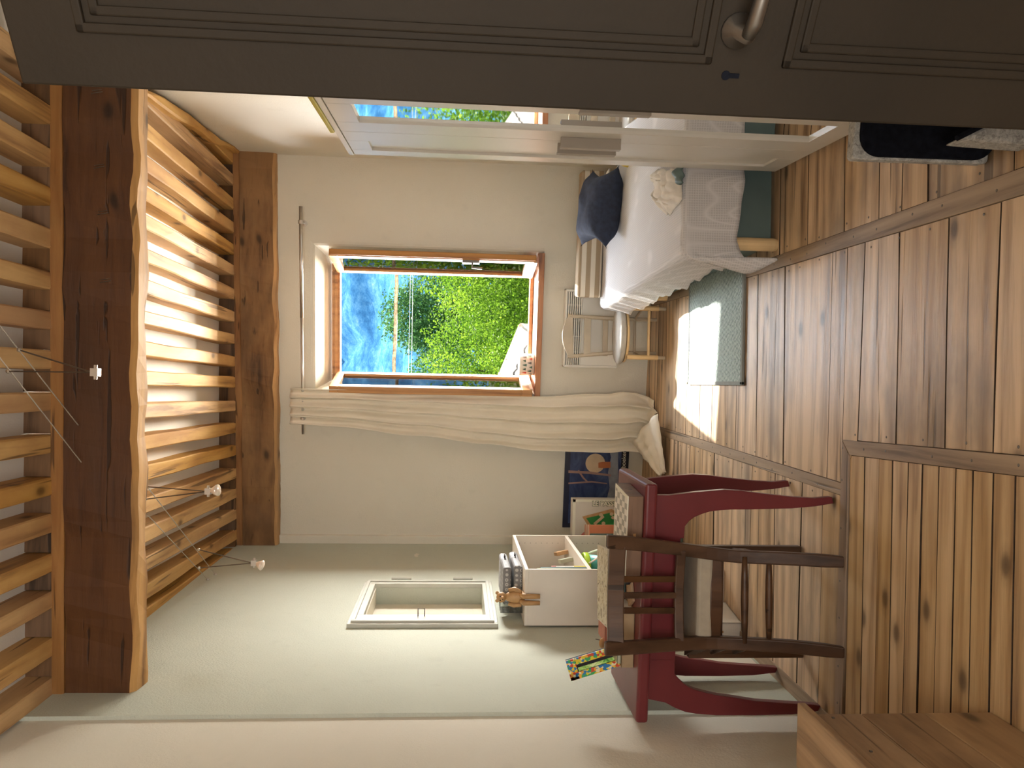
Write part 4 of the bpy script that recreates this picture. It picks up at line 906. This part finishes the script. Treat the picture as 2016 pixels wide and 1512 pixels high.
TM = Matrix.Translation((q[0]-.012, GY-.0015, q[1])) @ Matrix.Rotation(R(90), 4, 'X') @ Matrix.Rotation(R(-90), 4, 'Z')
TM2 = Matrix.Translation((q[0]-.012, GY-.0026, q[1])) @ Matrix.Rotation(R(90), 4, 'X') @ Matrix.Rotation(R(-90), 4, 'Z')
text('LE PASSE-', tsz, M['outline'], gb, 'title_outline', TM, .0004, .0040); text('LE PASSE-', tsz, M['printwhite'], gb, 'title', TM2, .0004, .0014)
sb = MB(local((-.995, 5.03, 0), R(10))).box(-.075, .075, -.10, .10, 0, .545).build('storage_box', M['stripe_box'], bev=.004)
tag(sb, 'orange and teal striped box standing in front of the game box', 'box')
tb = onz(1345, 1052, 0); tb.x += .04
o = MB().box(tb.x-.10, tb.x+.045, tb.y-.0, tb.y+.16, .0, .115).box(tb.x-.105, tb.x+.05, tb.y-.006, tb.y+.166, .08, .125).build('storage_box', M['tealbox'], bev=.004)
tag(o, 'low grey-green lidded box on the floor beside the white cabinet', 'box')

# ---- things on the desk
bxo = thing('chess_box', 'flat dark wooden games box with a checkered top on the desk', 'games box', (-.55, 2.9, TZ))
X1b, X0b = ony(1245, 977, 2.77).x, ony(1245, 1138, 2.80).x; BZ = TZ+.058
CT = local((X0b, 2.795, TZ+.0008), -.085); wB = X1b-X0b
MB(CT).box(0, wB, 0, .235, 0, .055).build('box', M['boxwood'], bxo, bev=.002)
MB(CT).box(.004, wB-.001, .004, .231, .055, .0575).build('lid_border', M['printwhite'], bxo)
MB(CT).box(.014, wB-.014, .016, .219, .0575, .0582).build('checker_print', M['checker'], bxo)
MB(CT).box(wB*.45, wB*.55, -.002, .001, .024, .034).build('catch', M['toywood'], bxo)
# stack of books
book(-1.065, -.845, 2.875, 3.03, TZ+.001, TZ+.047, M['bookbrown'], 'thick tan cloth-bound book lying at the front of the desk', R(-1.5), name='book')
book(-1.055, -.86, 2.885, 3.05, TZ+.0485, TZ+.062, M['bookgreen'], 'thin olive book lying on the thick tan book', R(1))
book(-1.05, -.85, 3.09, 3.235, TZ+.001, TZ+.070, M['bookred'], 'thick red-brown book lying at the back of the desk under the picture book', R(2))
book(-.965, -.66, 2.99, 3.215, TZ+.072, TZ+.082, M['paper'], 'large illustrated picture book lying on the back stack of books on the desk', R(7), extra=M['illus'])
book(-.84, -.70, 3.04, 3.20, TZ+.001, TZ+.0705, M['bookteal'], 'dark book supporting the picture book on the desk', R(4))
o = MB(local((-.79, 2.93, TZ), R(30))).box(-.05, .05, -.04, .04, .001, .012).build('notebook', M['card'], bev=.002); tag(o, 'small brown card notebook on the desk beside the tan book', 'notebook')
gball = MB().ell((-.745, 2.92, TZ+.020), (.019, .019, .019), 18, 12).build('marble_ball', M['black_plastic'], smooth=True); tag(gball, 'shiny black ball on the desk behind the chair slats', 'ball')
# mosaic frame, leaning
c1, c2, c3, c4 = [ony(x, y, 2.97) for x, y in ((1113, 1300), (1124, 1339.5), (1226, 1309), (1215, 1270))]
mf = thing('photo_frame', 'tilted picture frame of bright mosaic pieces leaning on the books', 'picture frame', (c3+c4)/2)
ux = (c1-c2).normalized(); uz = ((c1-c4)+(c2-c3)).normalized(); uy = ux.cross(uz).normalized(); uz = (uz-ux*uz.dot(ux)).normalized(); uy = uz.cross(ux)
FT = Matrix.Identity(4)
for j in range(3): FT[j][0] = ux[j]; FT[j][1] = uy[j]; FT[j][2] = uz[j]
FT.translation = c3; fw_, fh_ = (c1-c2).length, (c1-c4).length
MB(FT).box(0, fw_, 0, .012, 0, fh_).build('backing', M['black_plastic'], mf, bev=.001)
bw_ = .026
MB(FT).box(0, bw_, -.004, 0, 0, fh_).box(fw_-bw_, fw_, -.004, 0, 0, fh_-bw_*1.4).box(0, fw_, -.004, 0, fh_-bw_*1.35, fh_).build('mosaic_border', M['mosaic'], mf)
MB(FT).box(bw_+.002, fw_-bw_-.014, -.002, .0, .01, fh_-bw_*1.4-.003).build('picture', M['leafprint'], mf)
o = thing('wooden_figure', 'tiny wooden bird figure behind the chair top on the desk', 'figure', (-1.06, 3.16, TZ+.071))
wq = ony(1180, 1266, 3.12)
MB().ell((wq.x, 3.12, wq.z-.012), (.022, .014, .014)).tube([(wq.x, 3.12, TZ+.070), (wq.x, 3.12, wq.z-.02)], .006, 8).build('body', M['toywood'], o, smooth=True)
MB().tube([(wq.x+.012, 3.12, wq.z-.004), (wq.x+.016, 3.12, wq.z+.016)], .002, 6).build('crest', M['darkmetal'], o)

# ---- low white box and board under the desk
lb = thing('storage_tray', 'low white open box on the floor under the desk', 'box', (-1.19, 3.78, 0))
TR = local((-1.152, 3.695, 0), R(-9))
MB(TR).box(-.095, 0, 0, .006, .0, .16).box(-.006, 0, 0, .23, .0, .16).box(-.095, -.089, 0, .23, .0, .16).box(-.095, 0, .224, .23, 0, .16).box(-.095, 0, 0, .23, 0, .005).build('box', M['heater'], lb)
MB(TR).tube([(-.045, -.003, .15), (-.052, -.006, .12), (-.045, -.004, .09)], .005, 6).build('strap', M['toywood'], lb)
o = MB(LW).box(.006, .02, .20, .50, 0.03, .27, rot=(0, R(4), 0)).build('drawing_board', M['white'], bev=.002); tag(o, 'white board leaning against the left wall under the desk', 'board')

# ---- plank chest, nearest left
ct = thing('plank_chest', 'rustic plank chest in the near left corner against the wall', 'chest', (-1.05, 1.45, 0))
fx = -.838
for z0, z1 in ((.0, .184), (.187, .353), (.356, .492)):
    MB().box(fx-.022, fx, .62, 1.93, z0, z1).build('side_board', M['chest'], ct, bev=.003)
    MB().box(-1.272, fx-.023, 1.91, 1.93, z0, z1).build('end_board', M['chest_x'], ct, bev=.003)
for x0_, x1_ in ((-1.272, -1.13), (-1.127, -.99), (-.987, -.818)):
    MB().box(x0_, x1_, .60, 1.955, .493, .515).build('lid_board', M['chest'], ct, bev=.004)
for y_ in (1.72, 1.9): MB().box(fx, fx+.003, y_, y_+.006, .44, .446).build('nail', M['darkmetal'], ct)

# ---- grey felt box beside the door
ft = thing('felt_basket', 'folded grey felt box with large black panel standing beside the open door', 'basket', (.85, 2.0, 0))
FB = local((.622, 1.985, 0), R(-6)); HB = .372
def rrect(w_, h_, r_, x0_=0, z0_=0, n=6):
    pts = []
    for cx_, cz_, a0 in ((x0_+w_-r_, z0_+r_, -90), (x0_+w_-r_, z0_+h_-r_, 0), (x0_+r_, z0_+h_-r_, 90), (x0_+r_, z0_+r_, 180)):
        pts += [(cx_+r_*math.cos(R(a0+90*i/n)), cz_+r_*math.sin(R(a0+90*i/n))) for i in range(n+1)]
    return pts
MB(FB).prism(rrect(.44, HB, .012), lambda a_, b_, c_: (a_, c_+b_*.04, b_), .0, .035).build('felt_side', M['felt'], ft, bev=.004)
MB(FB).prism(rrect(.44, HB-.004, .055, .007, -.010), lambda a_, b_, c_: (a_, c_+b_*.04, b_), -.010, .001).build('black_lining', M['black'], ft, bev=.003)
FQ = local((.645, 1.77, 0), R(-14))
o = thing('felt_pouch', 'folded grey felt pouch with black edge on the floor before the felt box', 'pouch', (.7, 1.8, 0))
fq = [ony(x, y, 1.80) for x, y in ((1889, 272), (2016, 208), (2070, 185), (2070, 285), (2000, 281))]
fq = [(p.x, max(p.z, 0.0)) for p in fq]
MB().prism(fq, lambda a_, b_, c_: (a_, c_, b_), 1.80, 1.87).build('pouch', M['felt'], o, bev=.01)
e1_, e2_ = ony(1884, 272, 1.795), ony(2040, 194, 1.795)
MB().tube([e1_, e2_], .008, 6).build('strap', M['black'], o)

# ---- cable lights under the joists
def cablepath(a_, b_, name, par): return MB().tube([a_, b_], .0022, 6).build(name, M['steel'], par)
cl = thing('cable_light', 'low-voltage cable lighting strung diagonally under the joists', 'light', (-.5, 3.3, 2.9))
cpts = []
for (p1, p2) in (((0, 642), (154, 837)), ((0, 705), (160, 910))):
    b_ = ony(p2[0], p2[1], 3.10); a_ = ony(p1[0], p1[1], 2.72); a2 = a_+(a_-b_)*2.0; MB().tube([a2, b_], .0022, 6).build('cable', M['steel'], cl); cpts.append((a_, b_))
for (p1, p2) in (((288, 956), (424, 1131)), ((290, 1013), (409, 1141))):
    a_ = ony(p1[0], p1[1], 3.45); b_ = onx(p2[0], p2[1], -1.235); MB().tube([a_, b_], .0022, 6).build('cable', M['steel'], cl); cpts.append((a_, b_))
    MB().ell(b_, (.012, .012, .012), 8, 6).build('anchor', M['steel'], cl)
def spot(r1, r2, s_, bulb, Y1, Y2, lit_):
    a_ = ony(*r1, Y1); b_ = ony(*r2, Y1+.02); c_ = ony(*s_, Y2)
    sp_ = MB().tube([a_, c_+Vector((0, 0, .012))], .0028, 6).tube([b_, c_-Vector((0, 0, .006))], .0028, 6).build('lamp_arm', M['darkmetal'], cl)
    MB().ell(a_, (.008, .008, .008), 8, 6).ell(b_, (.008, .008, .008), 8, 6).build('clamp', M['steel'], sp_)
    MB().box(c_.x-.013, c_.x+.013, c_.y-.013, c_.y+.013, c_.z-.012, c_.z+.012).tube([c_-Vector((.024, 0, 0)), c_+Vector((.024, 0, 0))], .006, 8).build('socket', M['steel'], sp_)
    if bulb:
        d_ = ony(*bulb, Y2-.01); dv = (d_-c_); n_ = dv.normalized(); MB().tube([c_+n_*.008, c_+n_*.016, c_+n_*.03, c_+n_*.045], [.008, .010, .019, .025], 14).build('bulb', M['bulbglass'], sp_, smooth=True)
spot((38, 689), (16, 731), (188, 733), None, 2.74, 2.62, 0)
spot((286, 958), (286, 983), (410, 967), (428, 965), 3.45, 3.35, 0)
spot((391, 1082), (392, 1118), (500, 1108), (515, 1113), 3.9, 3.8, 0)

# ================================================================== OUTSIDE
gr = MB().grid(lambda u_, v_: (-150+300*u_, 6.8+190*v_, -5.5 + 2*noise.noise(Vector((u_*9, v_*9, 0)))), 30, 30).build('ground', M['ground'], smooth=True); gr['kind'] = 'structure'; gr['label'] = 'green ground outside below the window'
def mtn(u_, v_):
    x = -420+840*u_; y = 150+260*v_; h_ = -8 + 165*v_**1.0*(1-.12*math.cos(x*.006))
    h_ += 16*noise.fractal(Vector((x*.016, y*.02, 0)), .9, 2.1, 5)*(.3+v_) + 7*abs(noise.noise(Vector((x*.05+y*.02, y*.03, 4))))
    return (x, y, h_)
mo = MB().grid(mtn, 150, 110).build('mountain', M['mountain'], smooth=True); mo['kind'] = 'structure'; mo['label'] = 'forested mountainside beyond the trees, blue haze put into its colour'
import numpy as np
def tree(loc, h_, blobs, mat, n, label, seed, size=.082, group='trees outside the window'):
    rs = np.random.RandomState(seed); t0 = thing('tree', label, 'tree', loc, group); L = Vector(loc)
    MB().tube([L, L+Vector((.1, 0, h_*.35)), L+Vector((0, .1, h_*.7)), L+Vector((.1, .1, h_*.92))], [.22, .17, .10, .03], 10).build('trunk', M['bark'], t0)
    br_ = MB()
    for (bx_, by_, bz_, r_) in blobs: br_.tube([L+Vector((.05, .05, h_*.45)), (L.x+bx_*.6, L.y+by_*.6, L.z+bz_-r_*.4), (L.x+bx_, L.y+by_, L.z+bz_+r_*.3)], [.08, .05, .02], 6)
    br_.build('branch', M['bark'], t0)
    tot = sum(b[3]**2 for b in blobs); V = []
    for (bx_, by_, bz_, r_) in blobs:
        m_ = int(n*r_*r_/tot); d_ = rs.normal(size=(m_, 3)); d_ /= np.linalg.norm(d_, axis=1)[:, None]
        lob = 1+.26*np.sin(d_[:, 0]*7+seed)*np.sin(d_[:, 1]*6+bx_)*np.sin(d_[:, 2]*8+2)+.12*np.sin(d_[:, 0]*17)*np.sin(d_[:, 2]*15+by_)
        rad = r_*lob*(1-.5*rs.rand(m_)**1.6)
        c_ = np.array([L.x+bx_, L.y+by_, L.z+bz_])+d_*rad[:, None]*np.array([1, 1, .95])
        a_ = rs.normal(size=(m_, 3)); a_ /= np.linalg.norm(a_, axis=1)[:, None]; b2 = np.cross(a_, rs.normal(size=(m_, 3))); b2 /= np.linalg.norm(b2, axis=1)[:, None]
        s_ = size*(.55+.7*rs.rand(m_))[:, None]; V.append(np.stack([c_-a_*s_*.5, c_+b2*s_*.28, c_+a_*s_*.5, c_-b2*s_*.28], 1).reshape(-1, 3))
    V = np.concatenate(V); me = bpy.data.meshes.new('foliage'); nq = len(V)//4
    me.vertices.add(len(V)); me.vertices.foreach_set('co', V.ravel()); me.loops.add(nq*4); me.loops.foreach_set('vertex_index', np.arange(nq*4)); me.polygons.add(nq); me.polygons.foreach_set('loop_start', np.arange(nq)*4)
    try: me.polygons.foreach_set('loop_total', np.full(nq, 4))
    except Exception: pass
    me.update(); me.validate(); me.materials.append(M[mat]); o = bpy.data.objects.new('foliage', me); COL.objects.link(o); child(o, t0); o['kind'] = 'stuff'
tree((2.9, 18.0, -5.4), 7.2, [(-.1, 0, 5.7, 2.0), (-1.9, -.3, 4.6, 1.7), (1.7, .2, 5.4, 2.2), (.2, -.8, 3.6, 2.2), (-.9, -1.2, 2.6, 2.1), (1.8, -1, 2.4, 2.2), (.9, .6, 6.1, 1.8)], 'leaf_bright', 150000, 'big bright yellow-green tree filling the right of the window view', 4)
tree((-.2, 20.5, -5.4), 6.5, [(.6, 0, 6.0, 1.9), (-1.4, .2, 5.9, 1.9), (1.2, -.2, 4.8, 2.0), (-.2, -.4, 3.8, 2.2)], 'leaf_bright', 60000, 'lower bright green tree in the middle of the window view', 8, .085)
tree((2.3, 27, -5.6), 8, [(-.1, 0, 8.7, 1.1), (.2, 0, 7.6, 1.7), (-1.2, 0, 6.6, 2.2), (1.0, 0, 5.4, 2.0), (0, -.3, 4.0, 2.6)], 'leaf_dark', 60000, 'taller darker pointed tree behind the bright ones', 12, .12)
tree((-5.6, 20.5, -5.6), 10.5, [(0, 0, 8.6, 2.4), (-1.8, 0, 6.8, 2.6), (1.2, 0, 6.6, 2.4), (0, -.5, 4.6, 2.8), (.2, -.5, 2.2, 2.8)], 'leaf_bright', 50000, 'round green tree to the left, partly behind the curtain side', 15, .13)
tree((9.3, 21, -5.6), 7, [(0, 0, 5.4, 2.4), (-2, 0, 4.2, 2.3), (1.8, 0, 4.0, 2.2), (0, -.5, 2.4, 2.6)], 'leaf_bright', 26000, 'broad green tree farther right outside', 19, .13)
# neighbour roofs
def shed_roof(P1, P2, e2, rows, cols):
    t0 = thing('house', 'pale tiled roof of a neighbouring house low in the window view', 'house', P2)
    n_ = (P2-P1).cross(e2).normalized(); n_ = n_ if n_.z > 0 else -n_; e1 = P2-P1
    for j in range(cols):
        for i in range(rows):
            mb = MB(); vs = []; n = 5
            for (b_, up) in ((i/rows, .04), ((i+1.1)/rows, .07)):
                for q_ in range(n+1):
                    vs.append(P1+e1*((j+q_/n*1.02)/cols)+e2*b_+n_*(up+.045*math.sin(math.pi*q_/n)))
            mb.add(vs, [(q_, q_+1, n+2+q_, n+1+q_) for q_ in range(n)]).build('roof_tile', M['tile_pale'], t0, solid=.015)
    D = Vector((0, 0, -1))
    for a_, b_ in ((P1, P2), (P2, P2+e2), (P2+e2, P1+e2), (P1+e2, P1)):
        MB().add([a_, b_, b_+D*(b_.z+5.4), a_+D*(a_.z+5.4)], [(0, 1, 2, 3)]).build('wall', M['render'], t0, solid=.1)
    MB().tube([P1, P2], .07, 8).build('ridge', M['tile_clay'], t0)
A1 = ony(987, 740, 16.0); A2 = ony(1028, 642, 14.2); A0 = A1+(A1-A2)*1.8
shed_roof(A0, A2, Vector((-1.2, -3.4, -1.25)), 7, 18)
# overhead cable bundle and thin wires
a_ = ony(781.5, 535, 12.2); b_ = ony(776, 736, 12.2); d_ = (a_-b_)
def sag(n=60, t0_=-5, t1_=6, amp=.006): return [b_+d_*(t0_+(t1_-t0_)*i/n)+Vector((0, .012*math.sin(i*1.7), amp*math.sin(i*2.3)+.0016*((t0_+(t1_-t0_)*i/n)-.5)**2*12)) for i in range(n+1)]
sg = sag(); cb = MB().tube(sg, .030, 8).build('overhead_cable', M['cableins'], smooth=True); tag(cb, 'thick brown overhead cable crossing the window view', 'cable')
MB().tube([p+Vector((0, -.012, .024*math.sin(i*.8))) for i, p in enumerate(sg)], .009, 6).build('wrapping_wire', M['wire'], cb)
for i, (x1, x2) in enumerate(((808, 804), (813, 810))):
    a2 = ony(x1, 540, 12.6); b2 = ony(x2, 736, 12.6); dd = a2-b2
    o = MB().tube([b2-dd*6, b2, a2, a2+dd*6], .0045, 5).build('overhead_wire', M['wire']); tag(o, ('upper' if i == 0 else 'lower')+' of two thin pale wires below the thick overhead cable', 'wire', 'thin overhead wires')
